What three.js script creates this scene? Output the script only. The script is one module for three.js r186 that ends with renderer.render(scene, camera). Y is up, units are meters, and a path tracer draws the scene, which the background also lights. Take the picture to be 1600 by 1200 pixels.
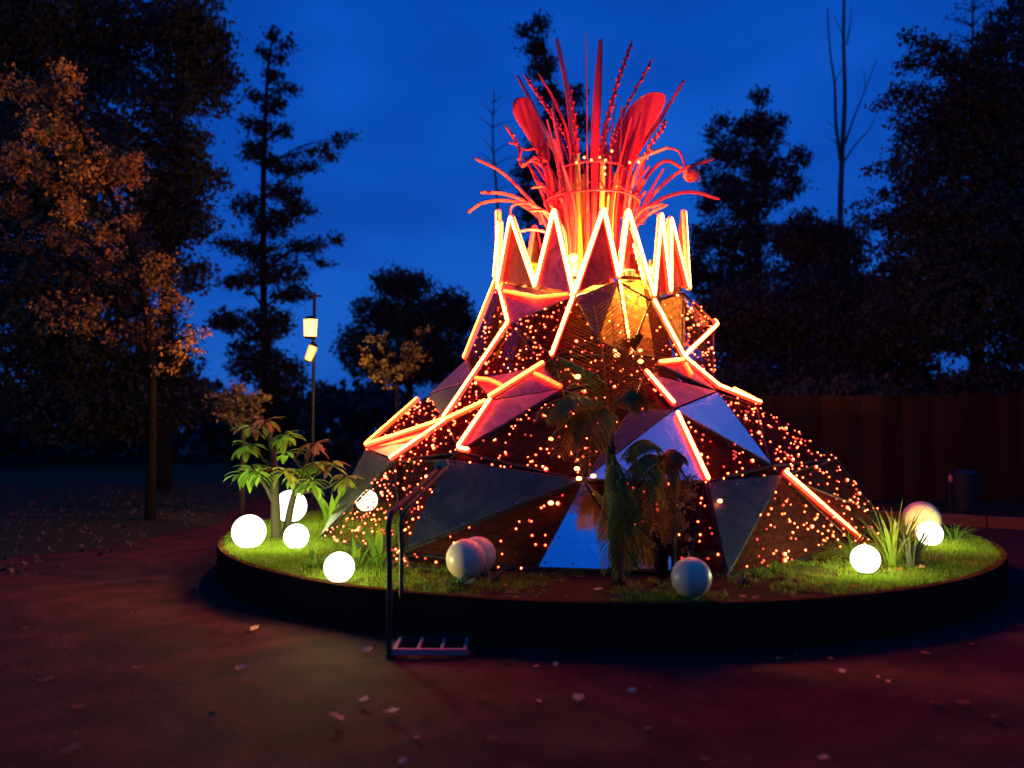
import * as THREE from 'three';
import { mergeGeometries } from 'three/addons/utils/BufferGeometryUtils.js';
import { RectAreaLightUniformsLib } from 'three/addons/lights/RectAreaLightUniformsLib.js';
import { ImprovedNoise } from 'three/addons/math/ImprovedNoise.js';

// ---------------------------------------------------------------- camera, sky, exposure
const V = (x, y, z) => new THREE.Vector3(x, y, z);
const EYE = 1.55, FOC = 1287, HORIZON = 664, PITCH = Math.atan((HORIZON - 600) / FOC);
const scene = new THREE.Scene();
const camera = new THREE.PerspectiveCamera(2 * Math.atan(600 / FOC) * 180 / Math.PI, 4 / 3, 0.1, 400);
camera.position.set(0, EYE, 0);
camera.rotation.x = PITCH;
camera.focus = 8.2;
camera.userData.fStop = 0.7;
scene.add(camera);
RectAreaLightUniformsLib.init();

const perlin = new ImprovedNoise();
function fbm(x, y, z, n = 4) { let a = 0, s = 1, f = 1; for (let i = 0; i < n; i++) { a += s * perlin.noise(x * f, y * f, z * f); s *= 0.5; f *= 2.03; } return a; }
function skyTexture() {
  const W = 768, H = 384, d = new Float32Array(W * H * 4);
  for (let r = 0; r < H; r++) for (let c = 0; c < W; c++) {
    const el = ((r + 0.5) / H - 0.5) * Math.PI, az = ((c + 0.5) / W - 0.5) * 2 * Math.PI;
    const x = Math.cos(el) * Math.cos(az), y = Math.sin(el), z = Math.cos(el) * Math.sin(az);
    const n = fbm(x * 2.1 + 3.2, y * 4.6 + 1, z * 2.1 + 7, 5), lo = Math.exp(-Math.max(0, y) * 5);
    const k = 1 + 0.38 * n, o = (r * W + c) * 4;
    d[o] = (0.0018 + 0.008 * lo) * k + 0.004 * Math.max(0, n);
    d[o + 1] = (0.072 + 0.014 * lo) * k + 0.03 * Math.max(0, n);
    d[o + 2] = (0.49 - 0.05 * lo) * k;
    d[o + 3] = 1;
  }
  const t = new THREE.DataTexture(d, W, H, THREE.RGBAFormat, THREE.FloatType);
  t.mapping = THREE.EquirectangularReflectionMapping; t.magFilter = THREE.LinearFilter; t.wrapS = THREE.RepeatWrapping; t.needsUpdate = true;
  return t;
}
scene.background = skyTexture();
scene.environment = scene.background;
const EXPOSURE = 1;

// ---------------------------------------------------------------- helpers
let seedState = 12345;
function rnd() { seedState = (seedState + 0x6d2b79f5) | 0; let t = Math.imul(seedState ^ (seedState >>> 15), 1 | seedState); t = (t + Math.imul(t ^ (t >>> 7), 61 | t)) ^ t; return ((t ^ (t >>> 14)) >>> 0) / 4294967296; }
const rr = (a, b) => a + (b - a) * rnd();
const gauss = () => (rnd() + rnd() + rnd() + rnd() - 2) * 0.87;
const used = new Map();
function numbered(n) { const k = (used.get(n) || 0) + 1; used.set(n, k); return k === 1 ? n : n + '_' + String(k - 1).padStart(3, '0'); }
function thing(name, label, category, group) { const o = new THREE.Group(); o.name = numbered(name); o.userData = { label, category }; if (group) o.userData.group = group; scene.add(o); return o; }
function tag(o, label, category, group, kind) { Object.assign(o.userData, { label }); if (category) o.userData.category = category; if (group) o.userData.group = group; if (kind) o.userData.kind = kind; return o; }
function mesh(name, geo, mat, parent) { const m = new THREE.Mesh(geo, mat); m.name = numbered(name); m.castShadow = m.receiveShadow = true; (parent || scene).add(m); return m; }
function structure(name, geo, mat, label) { const m = mesh(name, geo, mat); m.userData.kind = 'structure'; if (label) m.userData.label = label; return m; }
const std = (r, g, b, rough = 0.8, metal = 0, more = {}) => { const m = new THREE.MeshStandardMaterial({ roughness: rough, metalness: metal, side: THREE.DoubleSide, ...more }); m.color.setRGB(r, g, b); return m; };
const matte = (r, g, b, rough = 0.9, more = {}) => { const m = new THREE.MeshPhysicalMaterial({ roughness: rough, side: THREE.DoubleSide, specularIntensity: 0.15, ...more }); m.color.setRGB(r, g, b); return m; };
const glow = (r, g, b) => { const m = new THREE.MeshStandardMaterial({ roughness: 0.5 }); m.color.setRGB(0.2, 0.2, 0.2); m.emissive.setRGB(1, 1, 1); const k = Math.max(r, g, b); m.emissive.setRGB(r / k, g / k, b / k); m.emissiveIntensity = k; return m; };

// sight lines: a point of the photograph (1600 x 1200) at a distance, on level ground or on the volcano's own slope
const cP = Math.cos(PITCH), sP = Math.sin(PITCH);
function ray(px, py) { const x = (px - 800) / FOC, y = (600 - py) / FOC; const Y = y * cP + sP, Z = y * sP - cP; return V(x / -Z, Y / -Z, -1); }
const at = (px, py, depth) => ray(px, py).multiplyScalar(depth).add(V(0, EYE, 0));
function level(px, py, h) { const d = ray(px, py); return d.multiplyScalar((h - EYE) / d.y).add(V(0, EYE, 0)); }
const AX = 0.985, AZ = -10, RIM = 0.31, BED = 0.315;
const bed = (px, py) => level(px, py, BED);
const PROFILE = [[0.0, 3.4], [0.31, 3.2], [1.2, 2.62], [1.8, 1.92], [2.3, 1.47], [3.17, 1.13], [4.3, 1.13], [9, 1.13]];
function profile(h) { for (let i = 1; i < PROFILE.length; i++) if (h <= PROFILE[i][0]) { const [a, ra] = PROFILE[i - 1], [b, rb] = PROFILE[i]; return ra + (rb - ra) * Math.max(0, (h - a) / (b - a)); } return 1.13; }
function S(px, py, off = 0) {
  let best = 1e9, p = null;
  for (let d = 5.5; d < 10.6; d += 0.01) {
    const q = at(px, py, d), e = Math.hypot(q.x - AX, q.z - AZ) - profile(q.y);
    if (e < best) { best = e; p = q; }
    if (e <= 0) break;
  }
  if (off) p.add(outward(p).multiplyScalar(off));
  return p;
}
function outward(p) { const h = p.y, s = (profile(h - 0.1) - profile(h + 0.1)) / 0.2; const l = Math.hypot(p.x - AX, p.z - AZ) || 1; return V((p.x - AX) / l, s, (p.z - AZ) / l).normalize(); }
const polar = (deg, r, h) => V(AX + r * Math.sin(deg * Math.PI / 180), h, AZ + r * Math.cos(deg * Math.PI / 180));   // 0 faces the camera

// tapered tube along points
function sweep(pts, radius, sides = 8, flat = 1, steps = 0, flatDir = null) {
  const curve = new THREE.CatmullRomCurve3(pts, false, 'centripetal');
  const n = steps || Math.max(2, (pts.length - 1) * 6);
  const pos = [], idx = [], R = typeof radius === 'function' ? radius : (t) => radius;
  let nrm = null;
  for (let i = 0; i <= n; i++) {
    const t = i / n, p = curve.getPoint(t), T = curve.getTangent(t).normalize();
    if (!nrm) { nrm = flatDir ? flatDir.clone() : (Math.abs(T.y) < 0.9 ? V(0, 1, 0) : V(1, 0, 0)); }
    nrm.addScaledVector(T, -nrm.dot(T)).normalize();
    const B = T.clone().cross(nrm), r = Math.max(1e-4, R(t));
    for (let k = 0; k < sides; k++) {
      const a = k / sides * 2 * Math.PI, u = Math.cos(a) * r * flat, w = Math.sin(a) * r;
      pos.push(p.x + nrm.x * u + B.x * w, p.y + nrm.y * u + B.y * w, p.z + nrm.z * u + B.z * w);
    }
    if (i) for (let k = 0; k < sides; k++) { const a = (i - 1) * sides + k, b = (i - 1) * sides + (k + 1) % sides; idx.push(a, b, a + sides, b, b + sides, a + sides); }
  }
  const c0 = pos.length / 3, a = curve.getPoint(0), b = curve.getPoint(1); pos.push(a.x, a.y, a.z, b.x, b.y, b.z);
  for (let k = 0; k < sides; k++) { idx.push(c0, (k + 1) % sides, k); const o = n * sides; idx.push(c0 + 1, o + k, o + (k + 1) % sides); }
  const g = new THREE.BufferGeometry(); g.setAttribute('position', new THREE.Float32BufferAttribute(pos, 3)); g.setIndex(idx); g.computeVertexNormals();
  return g;
}
const polySweep = (pts, r, sides = 6) => mergeGeometries(pts.slice(1).map((p, i) => sweep([pts[i], p], r, sides, 1, 1)));
// a plate of given thickness through a flat (or nearly flat) outline of points
function plate(points, thick, shift = 0, bevel = 0.003) {
  const n = V(0, 0, 0), c = V(0, 0, 0);
  points.forEach((p, i) => { const q = points[(i + 1) % points.length]; n.x += (p.y - q.y) * (p.z + q.z); n.y += (p.z - q.z) * (p.x + q.x); n.z += (p.x - q.x) * (p.y + q.y); c.add(p); });
  n.normalize(); c.multiplyScalar(1 / points.length);
  const u = points[1].clone().sub(points[0]); u.addScaledVector(n, -u.dot(n)).normalize();
  const w = n.clone().cross(u), f = points.map((p) => { const d = p.clone().sub(c); return new THREE.Vector2(d.dot(u), d.dot(w)); });
  const g = new THREE.ExtrudeGeometry(new THREE.Shape(f), { depth: thick, bevelEnabled: bevel > 0, bevelSize: bevel, bevelOffset: -bevel, bevelThickness: bevel, bevelSegments: 1, steps: 1 });
  g.applyMatrix4(new THREE.Matrix4().makeBasis(u, w, n).setPosition(c.addScaledVector(n, shift - thick)));
  return g;
}
function faceOut(tri) { const n = tri[1].clone().sub(tri[0]).cross(tri[2].clone().sub(tri[0])); const c = tri[0].clone().add(tri[1]).add(tri[2]).multiplyScalar(1 / 3); return n.dot(V(c.x - AX, 0.6, c.z - AZ)) >= 0 ? tri : [tri[0], tri[2], tri[1]]; }
const faceOut4 = (q) => q;
const shrink = (tri, d) => { const c = tri.reduce((a, p) => a.add(p), V(0, 0, 0)).multiplyScalar(1 / tri.length); return tri.map((p) => { const v = c.clone().sub(p), l = v.length(); return p.clone().addScaledVector(v, Math.min(0.3, d / l)); }); };
function noiseTexture(size, fn, srgb = false) {
  const d = new Uint8Array(size * size * 4);
  for (let y = 0; y < size; y++) for (let x = 0; x < size; x++) { const c = fn(x / size, y / size), o = (y * size + x) * 4; for (let k = 0; k < 3; k++) d[o + k] = Math.max(0, Math.min(255, c[k] * 255)); d[o + 3] = 255; }
  const t = new THREE.DataTexture(d, size, size, THREE.RGBAFormat); t.magFilter = THREE.LinearFilter; t.wrapS = t.wrapT = THREE.RepeatWrapping; if (srgb) t.colorSpace = THREE.SRGBColorSpace; t.needsUpdate = true; return t;
}
function tileFbm(u, v, f, n, z) { // seamless on the unit square
  const a = u * 2 * Math.PI, b = v * 2 * Math.PI; return fbm(Math.cos(a) * f + 9, Math.sin(a) * f + Math.cos(b) * f, Math.sin(b) * f + z, n);
}

// ---------------------------------------------------------------- materials
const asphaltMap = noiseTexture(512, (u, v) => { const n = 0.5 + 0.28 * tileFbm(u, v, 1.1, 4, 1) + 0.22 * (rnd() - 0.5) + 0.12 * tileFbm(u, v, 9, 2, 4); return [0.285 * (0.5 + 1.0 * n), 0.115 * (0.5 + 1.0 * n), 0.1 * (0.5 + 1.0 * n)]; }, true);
const asphaltBump = noiseTexture(512, (u, v) => { const n = 0.5 + 0.25 * tileFbm(u, v, 14, 3, 2) + 0.4 * (rnd() - 0.5); return [n, n, n]; });
const M = {
  screw: std(0.25, 0.24, 0.24, 0.35, 0.9),
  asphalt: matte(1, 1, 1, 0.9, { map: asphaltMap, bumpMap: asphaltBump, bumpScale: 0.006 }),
  lawn: matte(0.032, 0.026, 0.009), soil: matte(1, 1, 1, 0.95, { bumpMap: asphaltBump, bumpScale: 0.02 }),
  wall: matte(0.07, 0.022, 0.009, 0.95, { specularIntensity: 0 }), rim: std(0.03, 0.026, 0.022, 0.6),
  mirror: std(0.8, 0.84, 0.9, 0.07, 1), mauve: std(0.28, 0.11, 0.19, 0.42, 0.2), slate: std(0.045, 0.03, 0.024, 0.55, 0.1), plum: std(0.05, 0.028, 0.05, 0.45, 0.2), tooth: std(0.16, 0.035, 0.03, 0.5, 0.1),
  frame: std(0.02, 0.018, 0.018, 0.5, 0.5), wire: matte(0.03, 0.005, 0.003), black: std(0.01, 0.009, 0.008, 0.65, 0.1), step: matte(0.6, 0.17, 0.15),
  core: glow(84, 9, 1.1), coreWarm: glow(60, 5.5, 0.4), coreDim: glow(14, 0.75, 0.05), sleeve: glow(10, 0.075, 0.02), sleeveWarm: glow(9, 0.13, 0.012),
  bulbHot: glow(24, 4.4, 1.0), bulb: glow(14, 1.9, 0.38), bulbDim: glow(3.4, 0.12, 0.02), bulbRed: glow(3, 0.07, 0.02), bulbRedDim: glow(0.8, 0.02, 0.008),
  plume: std(0.62, 0.03, 0.04, 0.42), plumeDark: std(0.46, 0.02, 0.04, 0.4), plumePink: std(0.68, 0.10, 0.12, 0.45), pipe: std(0.62, 0.42, 0.08, 0.45),
  globeLit: glow(2.6, 2.7, 2.0), globeOff: std(0.74, 0.46, 0.27, 0.35), collar: std(0.03, 0.03, 0.03, 0.5),
  lampHot: glow(9, 3.6, 0.55), lampSoft: glow(4, 2.0, 0.3), lampGlass: std(0.3, 0.28, 0.26, 0.25), flood: glow(14, 6.5, 0.5),
  bark: matte(0.012, 0.009, 0.006, 0.95), barkPale: std(0.04, 0.036, 0.032, 0.9), barkWarm: std(0.045, 0.028, 0.015, 0.9), inner: matte(0.06, 0.012, 0.007), cloth: matte(0.075, 0.012, 0.007, 0.95, { transparent: true, opacity: 0.72 }), clothThin: matte(0.11, 0.018, 0.010, 0.95, { transparent: true, opacity: 0.1 }), mirrorSatin: std(0.86, 0.86, 0.86, 0.16, 0.9),
};
M.ply = std(1, 1, 1, 0.65, 0, { map: noiseTexture(256, (u, v) => { const n = 0.5 + 0.5 * Math.sin((v * 9 + 0.7 * tileFbm(u, v, 0.8, 3, 3)) * 2 * Math.PI); return [0.78 - 0.13 * n, 0.56 - 0.13 * n, 0.29 - 0.1 * n]; }, true) });
const leafy = (r, g, b, rough = 0.9, tr = 0.45) => { const m = new THREE.MeshPhysicalMaterial({ roughness: rough, side: THREE.DoubleSide, specularIntensity: 0.12, transmission: tr, thickness: 0 }); m.color.setRGB(r, g, b); return m; };
const leafMat = (r, g, b, rough = 0.7) => std(r, g, b, rough, 0, { vertexColors: true });

// ---------------------------------------------------------------- ground, lawn, kerb
{
  const g = new THREE.PlaneGeometry(360, 360, 1, 1); g.rotateX(-Math.PI / 2); const uv = g.attributes.uv; for (let i = 0; i < uv.count; i++) uv.setXY(i, uv.getX(i) * 360 / 2.3, uv.getY(i) * 360 / 2.3);
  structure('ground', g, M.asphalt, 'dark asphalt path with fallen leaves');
  const lawn = (pts, y) => { const s = new THREE.Shape(pts.map(([x, z]) => new THREE.Vector2(x, -z))); const l = new THREE.ShapeGeometry(s, 24); l.rotateX(-Math.PI / 2); l.translate(0, y, 0); return l; };
  structure('lawn', lawn([[-40, -70], [-40, -5], [-12, -6.5], [-7.2, -8.2], [-5.2, -10.4], [-4.6, -13], [-5.5, -17], [-3, -19.5], [1, -18.5], [6, -17.4], [9.5, -14.2], [14, -11.4], [40, -6], [40, -70]], 0.005), M.lawn, 'dark lawn under the trees');
}
{ // stone kerb on the right, in lengths
  const t = thing('path_kerb', 'low reddish kerb along the path right of the planter', 'kerb');
  const a = V(5.9, 0, -13.4), b = V(10.5, 0, -10.6), n = 7;
  for (let i = 0; i < n; i++) { const p = a.clone().lerp(b, (i + 0.5) / n), g = new THREE.BoxGeometry(0.75, 0.17, 0.16); g.rotateY(-Math.atan2(b.z - a.z, b.x - a.x) + rr(-0.02, 0.02)); g.translate(p.x, 0.08, p.z); mesh('kerb_stone', g, matte(0.22 + rr(-0.03, 0.03), 0.08, 0.035), t); }
}

// ---------------------------------------------------------------- planter
{
  const t = thing('round_planter', 'large round raised planter bed with low dark wall around the volcano', 'planter');
  const R = 4.27, seg = 28;
  for (let i = 0; i < seg; i++) {
    const a0 = i / seg * 2 * Math.PI + 0.0025, a1 = (i + 1) / seg * 2 * Math.PI - 0.0025, s = new THREE.Shape();
    s.absarc(0, 0, R, a0, a1, false); s.absarc(0, 0, R - 0.06, a1, a0, true);
    const g = new THREE.ExtrudeGeometry(s, { depth: RIM + 0.01, bevelEnabled: true, bevelSize: 0.006, bevelThickness: 0.006, bevelSegments: 1, curveSegments: 6 }); g.rotateX(-Math.PI / 2); g.translate(AX, 0.0, AZ); mesh('wall_board', g, M.wall, t);
  }
  const c = new THREE.CircleGeometry(R - 0.07, 96); c.rotateX(-Math.PI / 2); c.translate(AX, BED - 0.012, AZ); const bump = asphaltBump.clone(); bump.repeat.set(6, 6); bump.needsUpdate = true;
  M.soil.bumpMap = bump; M.soil.map = noiseTexture(512, (u, v) => { const x = u * 2 - 1, y = v * 2 - 1, n = fbm(x * 5 + 3, y * 5, 2, 4), m = Math.max(0, Math.min(1, (Math.abs(x) - 0.32) * 3.2 + (y > -0.45 ? 0.5 : 0) + n * 0.9)), g = 0.85 + 0.3 * fbm(x * 24, y * 24, 5, 2); return [(0.055 + 0.085 * m) * g, (0.026 + 0.175 * m) * g, (0.012 + 0.008 * m) * g]; });
  mesh('soil', c, M.soil, t);
}

// ---------------------------------------------------------------- volcano
const volcano = thing('volcano_sculpture', 'faceted panel volcano outlined in glowing red neon with a toothed crown', 'sculpture');
const D = {
  cL: [779, 436], cA: [785, 443], c1: [797, 506], c2: [730, 561], c3: [897, 463], c4: [863.5, 557], c5: [966, 438], c6: [984.5, 552], c7: [1019, 468], c8: [1066.5, 561], c9: [1070, 456], c10: [1117, 506], c11: [1118.7, 607],
  d1: [740, 595], d2: [768, 626], d3: [879, 608], d4: [670, 617], d5: [697, 661], d6: [655, 627], d7: [572, 701], d8: [615, 719], d9: [718, 704], d10: [849, 571], cB: [839, 450],
  e1: [1008, 583], e2: [1053, 640], e3: [1121, 612], e4: [1184, 633], e5: [1027, 568], e6: [985, 640],
  f1: [912, 750], f2: [700, 717], f3: [628, 862], f4: [1103, 753], f5: [1223, 741], f6: [1206, 726], f7: [1310, 716], f10: [1372, 800],
};
const N = {}; for (const k in D) N[k] = S(...D[k]);
const low = (px, py) => level(px, py, BED + 0.01);
Object.assign(N, { g1: low(500, 840), g2: low(640, 886), g3: low(838, 888), g4: low(1000, 893), g5: low(1075, 894), g6: low(1137, 899), g7: low(1340, 852), g8: low(1392, 848) });
const solid = [
  ['c3', 'c5', 'c6x', 'slate'], ['cA', 'c3', 'c1', 'mauve'], ['d4', 'c2', 'd1', 'mauve'], ['d4', 'd1', 'd5', 'plum'], ['d2', 'd10', 'd3', 'mauve'], ['d2', 'd3', 'd9', 'mauve'], ['d1', 'd10', 'd2', 'mauve'],
  ['d7', 'd8', 'd5', 'mauve'], ['d7', 'd8', 'g1', 'slate'], ['f1', 'f2', 'f3', 'slate'], ['e1', 'e3', 'e2', 'mauve'], ['e5', 'c8', 'e3', 'mauve'], ['e6', 'e2', 'f1', 'plum'],
  ['e2', 'e3', 'f6', 'mirrorSatin'], ['e2', 'f4', 'f1', 'mirrorSatin'], ['f1', 'g3', 'g4', 'mirror'], ['f1', 'g4', 'g5', 'mirror'], ['f4', 'f5', 'g6', 'slate'],
];
N.c6x = S(932, 530);
const nets = [
  ['cL', 'c1', 'c2', 60], ['c2', 'c1', 'd1', 60], ['c1', 'c3', 'c4', 150], ['c1', 'c4', 'd10', 150], ['c1', 'd10', 'd1', 120], ['c3', 'c6x', 'c4', 70], ['c6x', 'c6', 'c4', 110], ['c5', 'c6', 'c6x', 70], ['c4', 'c6', 'd3', 70], ['c6', 'e1', 'd3', 60], ['d3', 'e1', 'e6', 60], ['d3', 'e6', 'f1', 60],
  ['d6', 'd4', 'd5', 150], ['d6', 'd5', 'd7', 130], ['d1', 'd2', 'd5', 150], ['d5', 'd2', 'd9', 120], ['d5', 'd9', 'd8', 150], ['d9', 'd3', 'f1', 75], ['d9', 'f1', 'f2', 75], ['d8', 'f2', 'f3', 110], ['d8', 'f3', 'g1', 130], ['f3', 'g2', 'g1', 150],
  ['f3', 'f1', 'g3', 40], ['f3', 'g3', 'g2', 50], ['c5', 'c7', 'c6', 60], ['c7', 'c8', 'c6', 60], ['c7', 'c9', 'c8', 55], ['c9', 'c10', 'c8', 150], ['c10', 'c11', 'c8', 130], ['c6', 'c8', 'e1', 70], ['e1', 'e2', 'e6', 40],
  ['e2', 'f6', 'f4', 70], ['f4', 'f6', 'f5', 75], ['e3', 'e4', 'f6', 85], ['e4', 'f7', 'f6', 85], ['f6', 'f7', 'f5', 115], ['f5', 'f7', 'f10', 70], ['f5', 'f10', 'g7', 60], ['f5', 'g7', 'g6', 70], ['f1', 'f4', 'g5', 45], ['f4', 'g6', 'g5', 45], ['f10', 'g8', 'g7', 60],
];
const edges = new Map();
function strutEdge(a, b) { const m = a.clone().add(b).multiplyScalar(0.5), k = [m.x, m.y, m.z].map((v) => Math.round(v * 14)).join(); if (!edges.has(k)) edges.set(k, [a, b]); }
const strutGeo = new THREE.CylinderGeometry(1, 1, 1, 7);
function strut(a, b, r, mat, parent, name) { const m = mesh(name, strutGeo, mat, parent); m.position.copy(a).add(b).multiplyScalar(0.5); const d = b.clone().sub(a), l = d.length(); m.scale.set(r, l, r); m.quaternion.setFromUnitVectors(V(0, 1, 0), d.normalize()); return m; }
const bulbs = [];
function addNet(tri, dens, parent, name = 'light_net', cloth = M.cloth) {
  const [a, b, c] = faceOut(tri), ab = b.clone().sub(a), ac = c.clone().sub(a), n = ab.clone().cross(ac), area = n.length() / 2; n.normalize();
  const parts = [], pitch = 0.1;
  const families = [[a, b, c], [b, c, a], [c, a, b]];
  for (const [p, q, r] of families) { const base = r.clone().sub(q), len = p.clone().sub(q).cross(base).length() / base.length(), k = Math.max(1, Math.floor(len / pitch)); for (let i = 0; i < k; i++) { const t = (i + 0.5) / k, s = p.clone().lerp(q, t), e = p.clone().lerp(r, t); if (s.distanceTo(e) > 0.05) { const mid = s.clone().lerp(e, 0.5).addScaledVector(n, -0.012 * rnd()); parts.push(sweep([s, mid, e], 0.0022, 3, 1, 2)); } } }
  const net = mesh(name, mergeGeometries(parts), M.wire, parent);
  if (cloth) mesh('net_cloth', plate(shrink([a, b, c], 0.006), 0.002, -0.035, 0), cloth, net);
  const cnt = Math.round(area * dens * 1.0);
  for (let i = 0; i < cnt; i++) { let u = rnd(), v = rnd(); if (u + v > 1) { u = 1 - u; v = 1 - v; } const p = a.clone().addScaledVector(ab, u).addScaledVector(ac, v).addScaledVector(n, rr(-0.02, 0.025)); bulbs.push({ p, n, net, kind: rnd(), d: p.distanceTo(camera.position) }); }
  return net;
}
const panelNames = { mirror: 'mirror_panel', mirrorSatin: 'mirror_panel', mauve: 'mauve_panel', slate: 'grey_panel', plum: 'plum_panel' };
const panelBump = noiseTexture(256, (u, v) => { const n = 0.5 + 0.35 * tileFbm(u, v, 1.5, 3, 6); return [n, n, n]; });
const wear = noiseTexture(512, (u, v) => { const n = Math.max(0.45, Math.min(1, 0.86 + 0.28 * tileFbm(u, v, 1.3, 4, 11) - 0.25 * Math.max(0, tileFbm(u, v, 5, 3, 17)))); return [n, n, n]; }, true);
for (const k of ['mauve', 'plum', 'slate', 'tooth']) M[k].map = wear;
for (const k of ['mirror', 'mirrorSatin', 'mauve', 'plum', 'slate']) { M[k].bumpMap = panelBump; M[k].bumpScale = 0.0016; }
const screwGeo = new THREE.CylinderGeometry(0.009, 0.011, 0.006, 10);
for (const [a, b, c, kind] of solid) {
  const tri = faceOut([N[a], N[b], N[c]]);
  mesh(panelNames[kind], plate(shrink(tri, 0.02), 0.012, 0.006), M[kind], volcano);
  const pn = tri[1].clone().sub(tri[0]).cross(tri[2].clone().sub(tri[0])).normalize(), sc = shrink(tri, 0.09);
  const panel = volcano.children[volcano.children.length - 1], turn = new THREE.Quaternion().setFromUnitVectors(V(0, 1, 0), pn);
  for (let i = 0; i < 3; i++) for (const k of [0, 0.33, 0.66]) { const m = mesh('screw', screwGeo, M.screw, panel); m.position.copy(sc[i]).lerp(sc[(i + 1) % 3], k).addScaledVector(pn, 0.0095); m.quaternion.copy(turn); }
  strutEdge(tri[0], tri[1]); strutEdge(tri[1], tri[2]); strutEdge(tri[2], tri[0]);
}
for (const [a, b, c, dens] of nets) { const tri = [N[a], N[b], N[c]]; addNet(tri, dens, volcano, 'light_net', ['c7', 'c9', 'c5', 'c10'].includes(a) || c === 'g1' ? M.clothThin : M.cloth); strutEdge(tri[0], tri[1]); strutEdge(tri[1], tri[2]); strutEdge(tri[2], tri[0]); }
{ // the far side
  const deg = [96, 120, 148, 180, 212, 240, 264], rings = [[3.17, 1.12], [2.25, 1.5], [1.25, 2.5], [BED + 0.01, 3.2]];
  for (let j = 0; j + 1 < rings.length; j++) for (let i = 0; i + 1 < deg.length; i++) {
    const s = j * 7, p = polar(deg[i] + s, rings[j][1], rings[j][0]), q = polar(deg[i + 1] + s, rings[j][1], rings[j][0]), r = polar(deg[i] + s - 7, rings[j + 1][1], rings[j + 1][0]), u = polar(deg[i + 1] + s - 7, rings[j + 1][1], rings[j + 1][0]);
    const two = [[p, q, r], [q, u, r]];
    two.forEach((tri, k) => { const f = faceOut(tri); if ((i + j + k) % 3 === 0) mesh('grey_panel', plate(shrink(f, 0.02), 0.012, 0.006), M.slate, volcano); else addNet(f, j === 0 ? 40 : 20, volcano, 'light_net', null); strutEdge(f[0], f[1]); strutEdge(f[1], f[2]); strutEdge(f[2], f[0]); });
  }
}
for (const [a, b] of edges.values()) { const o = outward(a.clone().lerp(b, 0.5)).multiplyScalar(-0.022); strut(a.clone().add(o), b.clone().add(o), 0.013, M.frame, volcano, 'frame_strut'); }
// inside: plywood boards, mast and ring beams
const boards = [
  [[1022, 474, 9.95], [1069, 459, 10.15], [1069, 553, 10.0]], [[967, 440, 9.75], [998, 462, 9.75], [994, 532, 9.7], [976, 528, 9.65]], [[866, 482, 9.6], [893, 476, 9.6], [874, 508, 9.6]],
  [[962, 418, 9.9], [1012, 436, 9.9], [1014, 462, 9.85], [968, 440, 9.85]], [[1083, 470, 10.5], [1113, 500, 10.5], [1072, 538, 10.4]], [[826, 410, 10.7], [846, 412, 10.7], [846, 446, 10.7], [828, 446, 10.7]], [[800, 512, 9.8], [776, 560, 9.8], [758, 578, 9.8], [784, 500, 9.9]],
];
for (const b of boards) mesh('plywood_board', plate(b.map((p) => at(...p)), 0.018), M.ply, volcano).geometry.attributes.uv;
for (const [h0, r0, h1, r1, n, mat, skip] of [[3.12, 0.8, 2.05, 1.02, 11, M.ply, 0], [2.0, 1.02, 0.9, 1.75, 13, M.inner, 0], [0.86, 1.78, BED + 0.02, 2.15, 15, M.inner, 0]]) for (let i = 0; i < n; i++) {
  const a = i / n * 360 + 9, b = (i + 1) / n * 360 + 8.2; mesh('inner_board', plate(faceOut4([polar(a, r1, h1), polar(b, r1, h1), polar(b, r0, h0), polar(a, r0, h0)]), 0.015), i % 4 === 1 ? M.inner : mat, volcano);
}
strut(V(AX, BED, AZ), V(AX, 3.4, AZ), 0.06, M.frame, volcano, 'mast');
for (const [h, r] of [[3.17, 1.05], [2.25, 1.38]]) { const g = new THREE.TorusGeometry(r, 0.02, 6, 48); g.rotateX(Math.PI / 2); g.translate(AX, h, AZ); mesh('ring_beam', g, M.frame, volcano); }

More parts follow.
